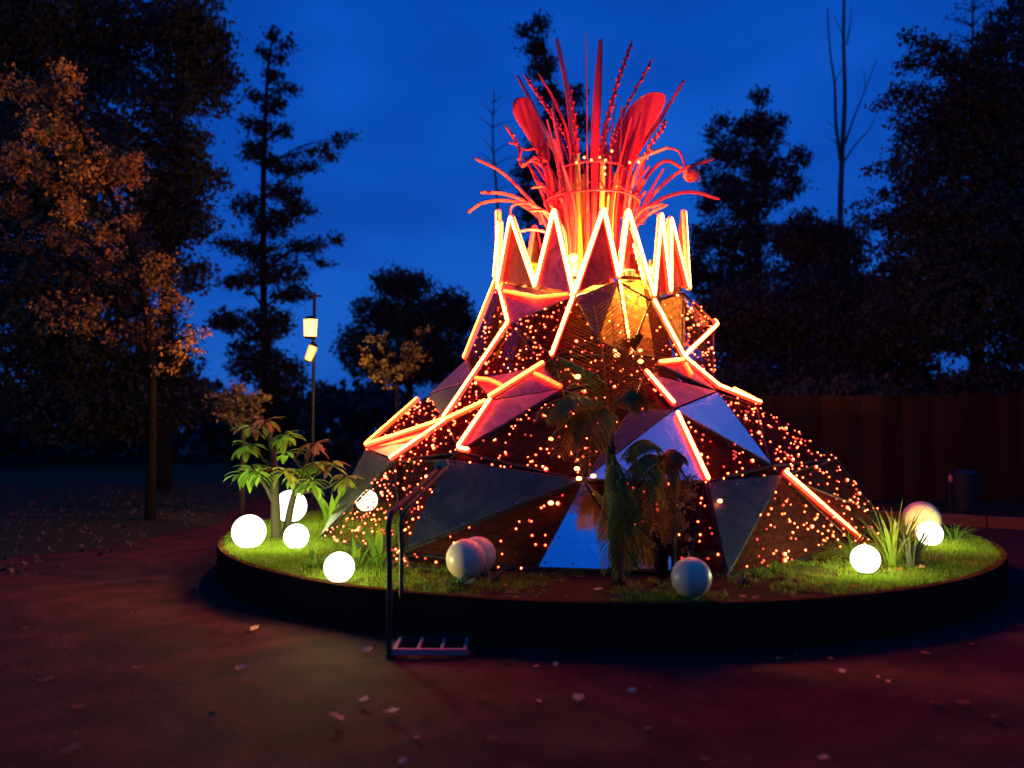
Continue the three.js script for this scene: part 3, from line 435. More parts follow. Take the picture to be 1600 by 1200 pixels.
// palms: each frond a mesh of rachis and leaflets
function frond(pts, len, mat, parent, droop = 0.6, n = 26) {
  n = Math.round(n * 0.85); len *= 1.2;
  const c = new THREE.CatmullRomCurve3(pts, false, 'centripetal'), parts = [sweep(pts, (k) => 0.012 * (1 - 0.8 * k) + 0.002, 5)];
  for (let i = 0; i < n; i++) for (const s of [-1, 1]) {
    const k = 0.12 + 0.87 * (i + 0.15 * rnd()) / n, p = c.getPoint(k), T = c.getTangent(k).normalize(), side = T.clone().cross(V(0, 1, 0)).multiplyScalar(T.z > 0 ? -1 : 1); const up = Math.abs(T.y) ** 3; side.multiplyScalar(1 - up); side.addScaledVector(V(1, 0, 0).addScaledVector(T, -T.x), Math.max(0.25, up) * (side.x < 0 ? -1 : 1)); side.normalize();
    const L = len * Math.sin(Math.PI * (0.12 + 0.8 * k)) * rr(0.92, 1.05), d = side.multiplyScalar(s).addScaledVector(T, 0.7).add(V(0, -droop * rr(0.75, 1.0), rr(0.1, 0.3))).normalize(), e = p.clone().addScaledVector(d, L * 0.55), f = e.clone().addScaledVector(d.clone().add(V(0, -droop, 0)).normalize(), L * 0.5);
    parts.push(sweep([p, e, f], (t) => 0.0155 * (Math.sin(Math.PI * (0.15 + 0.84 * t))), 4, 0.25, 3));
  }
  return mesh('frond', mergeGeometries(parts), mat, parent);
}
{
  const pg = leafy(0.24, 0.27, 0.04, 0.9, 0.5), py = leafy(0.5, 0.32, 0.05, 0.9, 0.55), pb = leafy(0.42, 0.25, 0.05, 0.9, 0.55), t = thing('palm_tree', 'palm with long feathery fronds standing before the middle of the volcano', 'palm tree');
  const A = (l) => l.map((p) => at(...p)), base = bed(966, 906);
  mesh('trunk', sweep([base, at(958, 790, 6.6), at(954, 700, 6.6), at(951, 655, 6.62)], (k) => 0.055 - 0.02 * k, 10), M.barkWarm, t);
  for (const h of [700, 735, 770, 805, 840, 870]) { const p = at(953 + (h - 690) * 0.055, h, 6.6), g = new THREE.TorusGeometry(0.048, 0.009, 5, 16); g.rotateX(Math.PI / 2 + rr(-0.2, 0.2)); g.translate(p.x, p.y, p.z); mesh('trunk_ring', g, M.bark, t); }
  for (const [l, mat, len, dr] of [
    [[[951, 655, 6.6], [946, 590, 6.55], [938, 530, 6.5], [928, 478, 6.45]], pb, 0.36, 0.06], [[[951, 655, 6.6], [940, 640, 6.35], [925, 670, 6.2], [920, 740, 6.15]], py, 0.24, 0.7], [[[951, 655, 6.6], [925, 605, 6.5], [895, 572, 6.4], [868, 556, 6.3]], pg, 0.24, 0.5], [[[951, 655, 6.6], [915, 622, 6.4], [880, 622, 6.25], [850, 655, 6.15]], py, 0.25, 0.4],
    [[[951, 655, 6.6], [920, 640, 6.4], [892, 660, 6.3], [872, 712, 6.2]], py, 0.22, 0.4], [[[951, 655, 6.6], [972, 590, 6.55], [990, 550, 6.5], [1006, 525, 6.45]], pb, 0.24, 0.4], [[[951, 655, 6.6], [975, 618, 6.45], [990, 612, 6.35], [1002, 640, 6.3]], pb, 0.18, 0.8], 
    [[[955, 700, 6.6], [962, 760, 6.4], [955, 820, 6.35], [950, 895, 6.35]], pg, 0.2, 0.7], [[[955, 705, 6.6], [978, 755, 6.4], [985, 820, 6.35], [990, 890, 6.35]], pg, 0.22, 0.7], [[[956, 730, 6.6], [970, 770, 6.3], [974, 830, 6.25], [972, 905, 6.25]], pg, 0.22, 0.6], [[[956, 770, 6.6], [985, 790, 6.4], [1000, 840, 6.35], [1008, 885, 6.35]], pg, 0.18, 0.7],
  ]) frond(A(l), len, mat, t, dr, 30);
  const s = thing('small_palm', 'smaller palm with dry orange frond right of the big palm', 'palm tree'), b2 = bed(1036, 900);
  mesh('trunk', sweep([b2, at(1036, 800, 6.7), at(1034, 740, 6.7), at(1033, 712, 6.7)], (k) => 0.04 - 0.015 * k, 9), M.bark, s);
  const po = leafy(0.42, 0.14, 0.03);
  for (const [l, mat, len, dr] of [[[[1033, 715, 6.7], [1015, 690, 6.6], [992, 692, 6.5], [975, 718, 6.45]], pg, 0.16, 0.8], [[[1033, 715, 6.7], [1010, 712, 6.55], [990, 728, 6.45], [980, 755, 6.4]], pg, 0.15, 0.8], [[[1033, 715, 6.7], [1046, 704, 6.6], [1058, 706, 6.5], [1068, 724, 6.45]], po, 0.13, 0.8], [[[1033, 715, 6.7], [1050, 722, 6.55], [1060, 740, 6.5], [1064, 775, 6.45]], pb, 0.16, 0.8], [[[1033, 720, 6.7], [1020, 745, 6.5], [1018, 785, 6.45], [1024, 830, 6.45]], py, 0.2, 0.8], [[[1034, 730, 6.7], [1042, 765, 6.55], [1048, 805, 6.5], [1046, 850, 6.5]], pb, 0.18, 0.8], [[[1033, 722, 6.7], [1008, 745, 6.45], [1000, 790, 6.4], [1004, 830, 6.4]], pg, 0.18, 0.8]]) frond(A(l), len, mat, s, dr, 22);
}
// grass and litter over the bed (uncountable)
{
  const blade = (h, a, lean) => { const w = 0.004, c = Math.cos(a), s = Math.sin(a), lx = Math.sin(a) * lean, lz = Math.cos(a) * lean; return [[-w * c, 0, -w * s], [w * c, 0, w * s], [lx, h, lz]]; };
  const pos = []; for (let i = 0; i < 9; i++) { const o = [rr(-0.03, 0.03), rr(-0.03, 0.03)]; for (const v of blade(rr(0.012, 0.04), rnd() * 6.28, rr(0.005, 0.03))) pos.push(v[0] + o[0], v[1], v[2] + o[1]); }
  const g = new THREE.BufferGeometry(); g.setAttribute('position', new THREE.Float32BufferAttribute(pos, 3)); g.computeVertexNormals();
  const n = 60000, im = new THREE.InstancedMesh(g, leafy(1, 1, 1, 0.95, 0.5), n), m = new THREE.Matrix4(), col = new THREE.Color(), q = new THREE.Quaternion(); let k = 0;
  while (k < n) {
    const a = rnd() * 6.283, r = 4.2 * Math.sqrt(rnd()), x = AX + Math.cos(a) * r, z = AZ + Math.sin(a) * r, f = fbm(x * 1.3, 4, z * 1.3, 3);
    const side = Math.abs(x - AX) / 4.2; const fr = z > AZ + 2.2 ? 1 : 0; if (rnd() > (fr ? 0.02 + 1.1 * Math.max(0, side - 0.22) : 0.35 + 0.6 * side) + 0.6 * f) continue;
    q.setFromAxisAngle(V(0, 1, 0), rnd() * 6.28); const s = rr(0.7, 1.5); m.compose(V(x, BED - 0.008, z), q, V(s, s, s)); im.setMatrixAt(k, m); const t = rr(0.6, 1.2); col.setRGB((0.15 + 0.09 * rnd()) * t, (0.26 + 0.05 * f) * t, 0.022 * t); im.setColorAt(k, col); k++;
  }
  im.name = 'grass'; tag(im, 'mossy low grass covering the planter bed', 'grass', null, 'stuff'); scene.add(im);
}

// ---------------------------------------------------------------- handrail step
{
  const t = thing('handrail_step', 'black handrail with a slatted metal step against the planter wall', 'step');
  const a = level(608, 1027, 0), top = at(608, 806, -a.z), end = at(690, 728, 6.5);
  mesh('rail', sweep([V(a.x, 0.01, a.z), V(a.x, 0.5, a.z), V(top.x, top.y - 0.05, a.z), top.clone().add(V(0.012, 0.012, -0.04)), top.clone().lerp(end, 0.3), end], 0.019, 9, 1, 48), M.black, t);
  const b = bed(627, 930), tb = at(627, 806, -b.z), end2 = end.clone().add(V(0.02, -0.03, -0.25));
  mesh('rail', sweep([V(b.x, BED - 0.02, b.z), V(b.x, 0.6, b.z), V(tb.x, tb.y - 0.04, b.z), tb.clone().add(V(0.02, 0.02, -0.04)), tb.clone().lerp(end2, 0.4), end2], 0.016, 9, 1, 48), M.black, t);
  const capG = new THREE.BoxGeometry(0.11, 0.055, 0.05); capG.rotateZ(0.35); capG.translate(end.x + 0.0, end.y + 0.01, end.z + 0.02); mesh('rail_cap', capG, matte(0.85, 0.42, 0.14), t);
  const y = 0.03, w = 0.5, zf = a.z + 0.02, x0 = a.x + 0.0, bx = (sx, sy, sz, x, yy, z) => { const g = new THREE.BoxGeometry(sx, sy, sz); g.translate(x, yy, z); return g; };
  mesh('step_edge', bx(w, 0.04, 0.025, x0 + w / 2 + 0.02, y + 0.012, zf), M.step, t); mesh('step_edge', bx(w, 0.035, 0.02, x0 + w / 2 + 0.02, y + 0.01, zf - 0.34), M.black, t);
  for (let i = 0; i < 4; i++) mesh('step_slat', bx(0.022, 0.03, 0.3, x0 + 0.035 + i * (w - 0.03) / 3, y + 0.012, zf - 0.165), M.step, t);
  for (const dx of [0.02, w + 0.02]) mesh('step_foot', bx(0.025, 0.03, 0.36, x0 + dx + (dx < 0.1 ? -0.022 : 0.014), 0.0175, zf - 0.17), M.black, t);
}

// ---------------------------------------------------------------- garden lamp, bin, marker, fence
{
  const d = 13, t = thing('garden_lamp', 'lamp post with two glowing lanterns left of the volcano', 'street lamp'), c = at(485, 513, d), foot = V(c.x + 0.02, 0, c.z - 0.16);
  mesh('pole', sweep([foot, V(foot.x, 3.68, foot.z)], 0.026, 10, 1, 1), M.black, t);
  mesh('arm', sweep([V(foot.x - 0.12, 3.62, foot.z), V(foot.x + 0.12, 3.62, foot.z)], 0.018, 8, 1, 1), M.black, t);
  const lantern = (p, w, h, tilt, mat, name) => { const l = mesh('lantern_cap', (() => { const g = new THREE.CylinderGeometry(w * 0.25, w * 0.6, 0.06, 12); g.translate(0, h / 2 + 0.028, 0); return g; })(), M.black, t); l.position.copy(p); l.rotation.z = tilt; const s = new THREE.CylinderGeometry(w / 2, w / 2.2, h, 14); mesh(name, s, mat, l); const b = new THREE.CylinderGeometry(w * 0.5, w * 0.4, 0.03, 12); b.translate(0, -h / 2 - 0.012, 0); mesh('lantern_base', b, M.black, l); for (let i = 0; i < 4; i++) { const a = i * 1.571 + 0.5, g = new THREE.BoxGeometry(0.01, h, 0.01); g.translate(Math.cos(a) * (w / 2 + 0.006), 0, Math.sin(a) * (w / 2 + 0.006)); mesh('lantern_bar', g, M.black, l); } return l; };
  lantern(c, 0.2, 0.27, 0, M.lampHot, 'lamp_glass'); lantern(at(485.5, 552, d), 0.13, 0.24, -0.35, M.lampSoft, 'lamp_glass');
  mesh('arm', sweep([V(foot.x, 3.05, foot.z), at(487, 540, d)], 0.014, 6, 1, 1), M.black, t);
  const l = new THREE.PointLight(new THREE.Color(1, 0.5, 0.14), 20); l.position.copy(c); l.castShadow = true; l.shadow.radius = 4; l.name = 'lantern_light'; scene.add(l);
}
{ const p = level(1510, 790, 0); p.set(p.x * 14 / -p.z, 0, -14); const t = thing('litter_bin', 'black litter bin standing in front of the dark fence', 'bin'); const g = new THREE.CylinderGeometry(0.19, 0.17, 0.62, 20); g.translate(p.x, 0.42, p.z); mesh('body', g, M.black, t); const l = new THREE.CylinderGeometry(0.1, 0.205, 0.07, 20); l.translate(p.x, 0.765, p.z); mesh('lid', l, M.black, t); const f = new THREE.CylinderGeometry(0.05, 0.1, 0.11, 12); f.translate(p.x, 0.055, p.z); mesh('foot', f, M.black, t);
  const q = at(1484, 748, 13.6), m = thing('marker_post', 'thin post with a small orange reflector left of the bin', 'marker post'); mesh('post', sweep([V(q.x, 0, q.z), V(q.x, q.y + 0.12, q.z)], 0.025, 8, 1, 1), M.black, m); const r = new THREE.SphereGeometry(0.05, 12, 8); r.scale(0.8, 1.3, 0.4); r.translate(q.x, q.y, q.z + 0.03); mesh('reflector', r, std(0.75, 0.22, 0.1, 0.3), m); }
{
  const t = thing('board_fence', 'tall dark board fence behind the planter on the right', 'fence'), a = V(3.2, 0, -17.6), b = V(14.5, 0, -14.6), n = 62, ang = -Math.atan2(b.z - a.z, b.x - a.x);
  const geo = new THREE.BoxGeometry(0.1865, 2.1, 0.022), mats = [0, 1, 2, 3].map((i) => matte(0.026 + 0.006 * i, 0.012 + 0.002 * i, 0.006 + 0.001 * i));
  for (let i = 0; i < n; i++) { const m = mesh('board', geo, mats[Math.floor(rnd() * 4)], t); m.position.copy(a.clone().lerp(b, (i + 0.5) / n)).setY(1.1 + rr(-0.015, 0.015)); m.rotation.y = ang + rr(-0.02, 0.02); }
  for (const h of [0.5, 1.75]) { const g = new THREE.BoxGeometry(a.distanceTo(b), 0.09, 0.05); g.rotateY(ang); const m = a.clone().lerp(b, 0.5); g.translate(m.x - 0.012, h, m.z - 0.05); mesh('fence_rail', g, M.bark, t); }
}

// ---------------------------------------------------------------- trees
const leafTone = (r, g, b) => [r, g, b];
function foliage(spots, per, spread, size, base, vary = 0.5) {
  const nL = spots.length * per, pos = new Float32Array(nL * 12), col = new Float32Array(nL * 12), idx = new Uint32Array(nL * 6); let k = 0;
  for (const { p, s = 1, tone = 1 } of spots) for (let j = 0; j < per; j++) {
    const c = V(p.x + gauss() * spread * 1.25 * s, p.y + gauss() * spread * 0.9 * s, p.z + gauss() * spread * s), d = V(gauss(), gauss() - 0.5, gauss()).normalize(), e = V(gauss(), gauss(), gauss()); e.addScaledVector(d, -e.dot(d)).normalize();
    const L = size * LEAF * (0.45 + 1.1 * rnd() * rnd() + 0.3 * rnd()), W = L * 0.32, o = k * 12, bend = e.clone().cross(d).multiplyScalar(L * 0.12), t = tone * (1 - vary / 2 + vary * rnd());
    const A = c.clone().addScaledVector(d, -L / 2), B = c.clone().addScaledVector(e, W).add(bend), C = c.clone().addScaledVector(d, L / 2), E = c.clone().addScaledVector(e, -W).add(bend);
    [A, B, C, E].forEach((v, i) => { pos[o + i * 3] = v.x; pos[o + i * 3 + 1] = v.y; pos[o + i * 3 + 2] = v.z; col[o + i * 3] = base[0] * t; col[o + i * 3 + 1] = base[1] * t * (0.9 + 0.2 * rnd()); col[o + i * 3 + 2] = base[2] * t; });
    idx.set([k * 4, k * 4 + 1, k * 4 + 2, k * 4, k * 4 + 2, k * 4 + 3], k * 6); k++;
  }
  const g = new THREE.BufferGeometry(); g.setAttribute('position', new THREE.BufferAttribute(pos, 3)); g.setAttribute('color', new THREE.BufferAttribute(col, 3)); g.setIndex(new THREE.BufferAttribute(idx, 1)); g.computeVertexNormals(); return g;
}
const LEAF = 0.78, FULL = 1.45;
const leafWhite = leafMat(1, 1, 1, 0.75);
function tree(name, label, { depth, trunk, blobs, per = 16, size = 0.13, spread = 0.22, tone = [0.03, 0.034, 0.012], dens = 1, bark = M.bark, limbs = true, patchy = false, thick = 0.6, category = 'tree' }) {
  const t = thing(name, label, category), k = depth / FOC, parts = [], tr = trunk.map(([x, y]) => at(x, y, depth)), foot = V(tr[0].x, -0.05, -depth);
  const path = [foot, ...tr], r0 = trunk[0][2] * k, r1 = trunk[trunk.length - 1][2] * k; parts.push(sweep(path, (u) => r0 + (r1 - r0) * u, 8, 1, path.length * 5));
  const curve = new THREE.CatmullRomCurve3(path, false, 'centripetal'), spots = [];
  for (const [bx, by, rx, ry, f = 1] of blobs) {
    const bt = patchy ? rr(0.15, 1.15) : rr(0.7, 1.1), c = at(bx, by, depth + gauss() * rx * k * thick), n = Math.max(2, Math.round(rx * ry * k * k * 150 * FULL * dens * f));
    let best0 = null;
    if (limbs) { const want = c.y - Math.max(0.2, Math.abs(c.x - tr[0].x) * 0.5); let best = null, bd = 1e9; for (let i = 0; i <= 20; i++) { const p = curve.getPoint(i / 20), e = Math.abs(p.y - want); if (e < bd) { bd = e; best = p; } } best0 = best; const mid = best.clone().lerp(c, 0.55).add(V(0, 0.1 * best.distanceTo(c), 0)); parts.push(sweep([best, mid, c], (u) => Math.max(0.008, Math.min(r0 * 0.3, 0.02 + rx * k * 0.04) * (1 - 0.8 * u)), 5, 1, 6)); }
    if (per > 1) for (let u = 0.35; u < 1; u += 0.12) { const q = best0 && best0.clone().lerp(c, u); if (q) spots.push({ p: q.add(V(gauss() * 0.15, gauss() * 0.15 + 0.05 * u, gauss() * 0.2)), s: rr(0.5, 1), tone: bt * 0.8 }); }
    for (let i = 0; i < n; i++) {
      const a = rnd() * 6.283, u = rnd() * 2 - 1, rad = Math.cbrt(rnd()), s = Math.sqrt(1 - u * u), p = V(c.x + Math.cos(a) * s * rad * rx * k, c.y + u * rad * ry * k, c.z + Math.sin(a) * s * rad * rx * k * thick * 1.2);
      spots.push({ p, s: rr(0.5, 1.2), tone: bt });
      if (i % 4 === 0) { const o = p.clone().sub(c); parts.push(sweep([c, p, p.clone().addScaledVector(o, rr(0.05, 0.5)).add(V(gauss() * 0.08, gauss() * 0.08, 0))], (u2) => 0.008 - 0.0062 * u2, 3, 1, 2)); }
    }
  }
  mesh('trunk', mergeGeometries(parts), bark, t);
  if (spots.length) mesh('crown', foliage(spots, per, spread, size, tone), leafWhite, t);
  return t;
}
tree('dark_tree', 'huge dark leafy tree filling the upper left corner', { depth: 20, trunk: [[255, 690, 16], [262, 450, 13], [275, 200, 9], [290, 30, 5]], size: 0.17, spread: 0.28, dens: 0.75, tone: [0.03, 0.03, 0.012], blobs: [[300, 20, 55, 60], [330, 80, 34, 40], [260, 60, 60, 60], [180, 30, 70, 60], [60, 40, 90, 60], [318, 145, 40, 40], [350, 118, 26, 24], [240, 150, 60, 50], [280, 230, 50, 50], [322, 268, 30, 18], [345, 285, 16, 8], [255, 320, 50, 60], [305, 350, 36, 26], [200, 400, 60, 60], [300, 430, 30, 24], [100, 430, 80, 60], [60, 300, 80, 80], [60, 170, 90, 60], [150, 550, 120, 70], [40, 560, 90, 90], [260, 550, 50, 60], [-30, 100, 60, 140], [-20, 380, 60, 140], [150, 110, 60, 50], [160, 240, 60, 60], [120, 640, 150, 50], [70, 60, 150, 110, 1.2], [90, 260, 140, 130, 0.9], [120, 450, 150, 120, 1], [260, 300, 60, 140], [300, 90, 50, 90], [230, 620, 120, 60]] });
tree('autumn_tree', 'autumn tree with orange brown leaves lit from the lamp at left', { depth: 13.5, trunk: [[237, 700, 9], [236, 560, 8], [215, 420, 6], [150, 250, 4], [90, 140, 2]], size: 0.085, spread: 0.17, per: 22, dens: 1.0, patchy: true, tone: [0.54, 0.23, 0.026], bark: M.bark, blobs: [[25, 135, 30, 22], [85, 150, 26, 26], [105, 115, 18, 16], [70, 200, 34, 22], [112, 218, 28, 26], [165, 235, 14, 16], [208, 275, 22, 22], [145, 275, 44, 22], [92, 282, 34, 22], [112, 330, 22, 30], [95, 372, 26, 20], [200, 345, 20, 9], [160, 372, 38, 9], [215, 250, 12, 10], [35, 255, 36, 34], [15, 325, 26, 26], [8, 385, 16, 12], [165, 428, 14, 7], [238, 438, 34, 24], [248, 408, 22, 13], [272, 472, 18, 16], [110, 490, 60, 34, 0.5], [225, 525, 36, 30, 0.5], [310, 545, 12, 8], [318, 520, 10, 7]] });
tree('conifer', 'tall ragged dark conifer with open tiers left of the lamp', { depth: 24, trunk: [[415, 700, 9], [412, 480, 8], [412, 260, 5], [418, 120, 3], [427, 46, 1.2]], size: 0.15, spread: 0.2, dens: 1.25, tone: [0.024, 0.024, 0.012], blobs: [[427, 58, 5, 12], [411, 82, 9, 8], [440, 92, 8, 8], [455, 70, 4, 5], [452, 140, 16, 7], [428, 122, 14, 12], [393, 150, 10, 7], [430, 165, 22, 10], [405, 195, 24, 11], [442, 205, 15, 9], [398, 235, 28, 16], [428, 258, 16, 14], [455, 266, 18, 7], [484, 258, 12, 7], [508, 238, 11, 8], [530, 222, 11, 8], [518, 248, 10, 6], [551, 216, 3, 10], [440, 300, 32, 12], [468, 328, 24, 18], [420, 350, 40, 22], [395, 392, 50, 14], [478, 386, 36, 9], [518, 375, 17, 5], [508, 410, 15, 5], [430, 430, 54, 17], [368, 440, 32, 10], [460, 462, 34, 14], [420, 505, 44, 28], [400, 560, 44, 40], [440, 590, 44, 36], [360, 500, 30, 20], [350, 380, 22, 8], [385, 320, 26, 14]] });
tree('round_tree', 'rounded dark tree in the middle distance right of the lamp', { depth: 30, trunk: [[640, 640, 8], [640, 470, 4]], size: 0.2, spread: 0.3, blobs: [[612, 440, 28, 20], [640, 450, 34, 24], [590, 490, 38, 30], [650, 500, 60, 34], [700, 482, 34, 28], [560, 545, 34, 34], [620, 560, 80, 42], [695, 560, 50, 44], [720, 500, 20, 30]] });
tree('yellow_shrub', 'sparse shrub with yellow leaves left of the volcano under the lamp', { depth: 14, trunk: [[622, 680, 4], [620, 600, 3]], size: 0.09, spread: 0.09, dens: 0.9, patchy: true, tone: [0.16, 0.11, 0.012], bark: M.bark, thick: 1, category: 'shrub', blobs: [[578, 520, 4, 16], [600, 570, 16, 8], [624, 580, 20, 7], [655, 558, 14, 8], [664, 522, 6, 12], [641, 545, 8, 6], [588, 592, 12, 6], [570, 560, 8, 6]] });
tree('autumn_shrub', 'low brownish autumn shrub at the foot of the tall conifer', { depth: 14, trunk: [[380, 690, 4], [380, 640, 3]], size: 0.1, spread: 0.12, dens: 1.2, tone: [0.09, 0.05, 0.015], bark: M.barkWarm, thick: 1, category: 'shrub', blobs: [[372, 612, 8, 16], [400, 625, 14, 22], [350, 630, 18, 14], [330, 622, 14, 10], [375, 650, 26, 20]] });
tree('drooping_tree', 'tall dark tree rising behind the red plume of the volcano', { depth: 25, trunk: [[876, 640, 8], [876, 340, 7], [870, 200, 5], [848, 60, 2]], size: 0.15, spread: 0.22, dens: 1.3, tone: [0.03, 0.024, 0.014], blobs: [[818, 48, 14, 9], [842, 36, 12, 12], [834, 75, 22, 15], [840, 108, 18, 15], [856, 100, 9, 20], [860, 150, 20, 20], [870, 190, 26, 20], [902, 150, 16, 15], [895, 195, 26, 24], [848, 232, 26, 24], [880, 250, 36, 34], [822, 270, 20, 14], [900, 305, 50, 50], [830, 320, 24, 40], [880, 400, 60, 60], [940, 260, 22, 40]] });
tree('bare_tree', 'thin leafless tree left of the red plume', { depth: 27, trunk: [[784, 640, 4], [781, 440, 3], [776, 300, 2.4], [770, 220, 1.8], [772, 140, 0.8]], blobs: [[756, 165, 2, 2], [790, 150, 2, 2], [752, 215, 2, 2], [800, 190, 2, 2], [808, 245, 2, 2], [782, 165, 2, 2], [748, 185, 2, 2], [765, 160, 2, 2], [796, 225, 2, 2], [750, 240, 6, 4], [792, 290, 3, 3]], per: 1, size: 0.06, tone: [0.03, 0.03, 0.02], bark: M.barkPale });
tree('birch_tree', 'dark leafy birch right of the red plume', { depth: 25, trunk: [[1185, 660, 7], [1185, 380, 6], [1180, 260, 4], [1185, 155, 1.5]], size: 0.15, spread: 0.22, dens: 1.35, tone: [0.028, 0.022, 0.013], blobs: [[1186, 152, 11, 12], [1178, 190, 24, 15], [1160, 202, 16, 15], [1200, 210, 24, 24], [1128, 190, 13, 9], [1116, 208, 9, 16], [1140, 240, 32, 24], [1190, 260, 30, 34], [1224, 188, 7, 8], [1244, 240, 15, 8], [1256, 250, 8, 10], [1234, 268, 10, 16], [1246, 290, 14, 12], [1225, 302, 16, 12], [1130, 292, 30, 24], [1170, 312, 44, 34], [1106, 320, 16, 20], [1098, 262, 4, 22], [1160, 370, 54, 40], [1098, 372, 20, 24], [1150, 440, 80, 50], [1080, 420, 26, 30]] });
tree('dead_tree', 'tall bare dead tree with forked trunk against the sky at right', { depth: 27, trunk: [[1314, 640, 6], [1313, 330, 5], [1316, 240, 4], [1320, 150, 3.2], [1318, 60, 2.6], [1320, -40, 2]], blobs: [], bark: M.barkPale });
{ // its limbs, as parts of the dead tree
  const t = scene.getObjectByName('dead_tree'), d = 27, k = d / FOC; for (const [l, r] of [[[[1313, 250], [1306, 190], [1304, 130], [1297, 80], [1293, 12]], 3.2], [[[1320, 225], [1332, 190], [1352, 140], [1370, 92]], 2], [[[1316, 256], [1340, 222], [1360, 200], [1368, 180]], 1.6], [[[1305, 200], [1296, 192], [1288, 185]], 0.9], [[[1308, 225], [1300, 218], [1291, 214]], 0.9], [[[1323, 70], [1328, 40], [1332, 5]], 1.3], [[[1304, 130], [1314, 110], [1322, 96]], 0.9], [[[1319, 60], [1308, 35], [1302, 20]], 0.9], [[[1352, 140], [1350, 115], [1347, 105]], 0.7], [[[1313, 300], [1308, 285], [1306, 282]], 0.8]]) mesh('limb', sweep(l.map(([x, y]) => at(x, y, d)), (u) => r * k * (1 - 0.75 * u), 6), M.barkPale, t);
}
tree('dark_tree', 'massive dark tree filling the upper right corner', { depth: 18, trunk: [[1530, 680, 14], [1525, 400, 11], [1520, 200, 6], [1519, 110, 3]], size: 0.13, spread: 0.2, dens: 1.0, tone: [0.024, 0.026, 0.013], blobs: [[1414, 52, 5, 7, 2], [1418, 66, 8, 7], [1455, 74, 30, 13], [1430, 100, 26, 14], [1482, 100, 34, 22], [1394, 150, 20, 12], [1372, 168, 9, 6], [1430, 150, 30, 22], [1400, 188, 16, 8], [1440, 208, 36, 22], [1470, 170, 44, 32], [1362, 265, 12, 5], [1400, 264, 24, 10], [1430, 288, 30, 22], [1382, 300, 24, 10], [1345, 322, 14, 8], [1362, 345, 32, 14], [1420, 345, 54, 32], [1502, 130, 50, 36], [1562, 70, 40, 50], [1590, 20, 30, 40], [1545, 160, 60, 54], [1500, 225, 66, 54], [1575, 250, 60, 80], [1480, 325, 80, 54], [1565, 360, 80, 60], [1440, 420, 90, 50], [1560, 460, 90, 60], [1640, 140, 50, 120], [1650, 350, 50, 120], [1460, 510, 110, 50], [1600, 560, 80, 50], [1540, 220, 90, 110, 1.2], [1500, 380, 120, 90, 1.2], [1570, 120, 60, 90], [1430, 250, 40, 60], [1480, 480, 130, 80, 1.2], [1600, 420, 80, 160]] });
tree('twiggy_tree', 'slender twiggy tree standing out above the dark right hand tree', { depth: 21, trunk: [[1520, 640, 5], [1519, 200, 4], [1520, 90, 2.6], [1520, -30, 1.2]], blobs: [[1498, 28, 5, 5], [1500, 65, 3, 2], [1540, 20, 3, 3], [1478, 30, 2, 2], [1545, 60, 3, 3], [1508, -5, 3, 3], [1485, 55, 3, 3], [1532, -8, 3, 3], [1550, 0, 3, 3], [1494, 14, 4, 3]], per: 5, size: 0.08, spread: 0.1, tone: [0.03, 0.03, 0.02], bark: M.barkPale });
for (const [label, depth, x, y, rx, ry] of [['dark bush below the dead tree on the left side', 22, 1255, 362, 44, 44], ['dark bush right below the dead tree', 22, 1312, 372, 40, 44], ['broad dark bush above the fence behind the birch', 20, 1170, 480, 90, 60], ['broad dark bush above the fence below the dead tree', 20, 1290, 470, 90, 80], ['tall dark bush above the fence next to the big right tree', 20, 1390, 470, 80, 80], ['dark rounded bush just above the far right boards', 18, 1560, 600, 90, 40], ['low dark bush above the middle of the fence', 19, 1330, 590, 110, 40], ['low dark bush between the volcano and the fence end', 19, 1160, 600, 100, 50]])
  tree('dark_bush', label, { depth, trunk: [[x, y + ry, 6], [x, y, 4]], size: 0.16, spread: 0.25, dens: 1, tone: [0.03, 0.022, 0.014], category: 'bush', blobs: [[x, y, rx * 0.7, ry * 0.7], [x - rx * 0.5, y + ry * 0.25, rx * 0.5, ry * 0.6], [x + rx * 0.5, y + ry * 0.2, rx * 0.5, ry * 0.6], [x, y + ry * 0.7, rx, ry * 0.6], [x, y + ry * 1.5, rx * 1.05, ry * 0.7], [x - rx * 0.2, y + ry * 0.4, rx * 0.9, ry * 0.8]] });
tree('dry_shrub', 'dry rust coloured shrub between the small palm and the grey panel', { depth: 6.75, trunk: [[1052, 880, 4], [1054, 800, 3]], size: 0.05, spread: 0.05, dens: 1.3, tone: [0.42, 0.13, 0.035], bark: M.barkWarm, thick: 1, category: 'shrub', blobs: [[1056, 785, 18, 22], [1040, 770, 10, 12], [1072, 768, 9, 10], [1058, 815, 16, 14], [1048, 840, 12, 14]] });
{ // far-off woodland that closes the horizon
  const spots = []; for (let i = 0; i < 9000; i++) { const a = rr(-3.1416, 3.1416), d = rr(36, 50), h = 3.2 + 2.4 * fbm(a * 6, 1, 2, 3); const y = h * Math.pow(rnd(), 0.7); spots.push({ p: V(Math.sin(a) * d, Math.max(0.1, y), -Math.cos(a) * d), s: 1 }); }
  const m = mesh('woodland', foliage(spots, 16, 0.6, 0.62, [0.024, 0.024, 0.012]), leafWhite); tag(m, 'far dark woodland along the horizon behind the park', 'woodland', null, 'stuff');
}
{ // leaf litter on the lawn under the left trees
  const pos = []; const spots = []; for (let i = 0; i < 2600; i++) { const x = rr(-16, -4.8), z = rr(-22, -8.5); spots.push({ p: V(x, 0.02, z), s: 0.06, tone: rr(0.2, 0.7) }); }
  const m = mesh('leaf_litter', foliage(spots, 2, 0.3, 0.09, [0.12, 0.05, 0.02]), leafWhite); tag(m, 'brown leaf litter on the dark lawn at left', 'leaf litter', null, 'stuff');
}

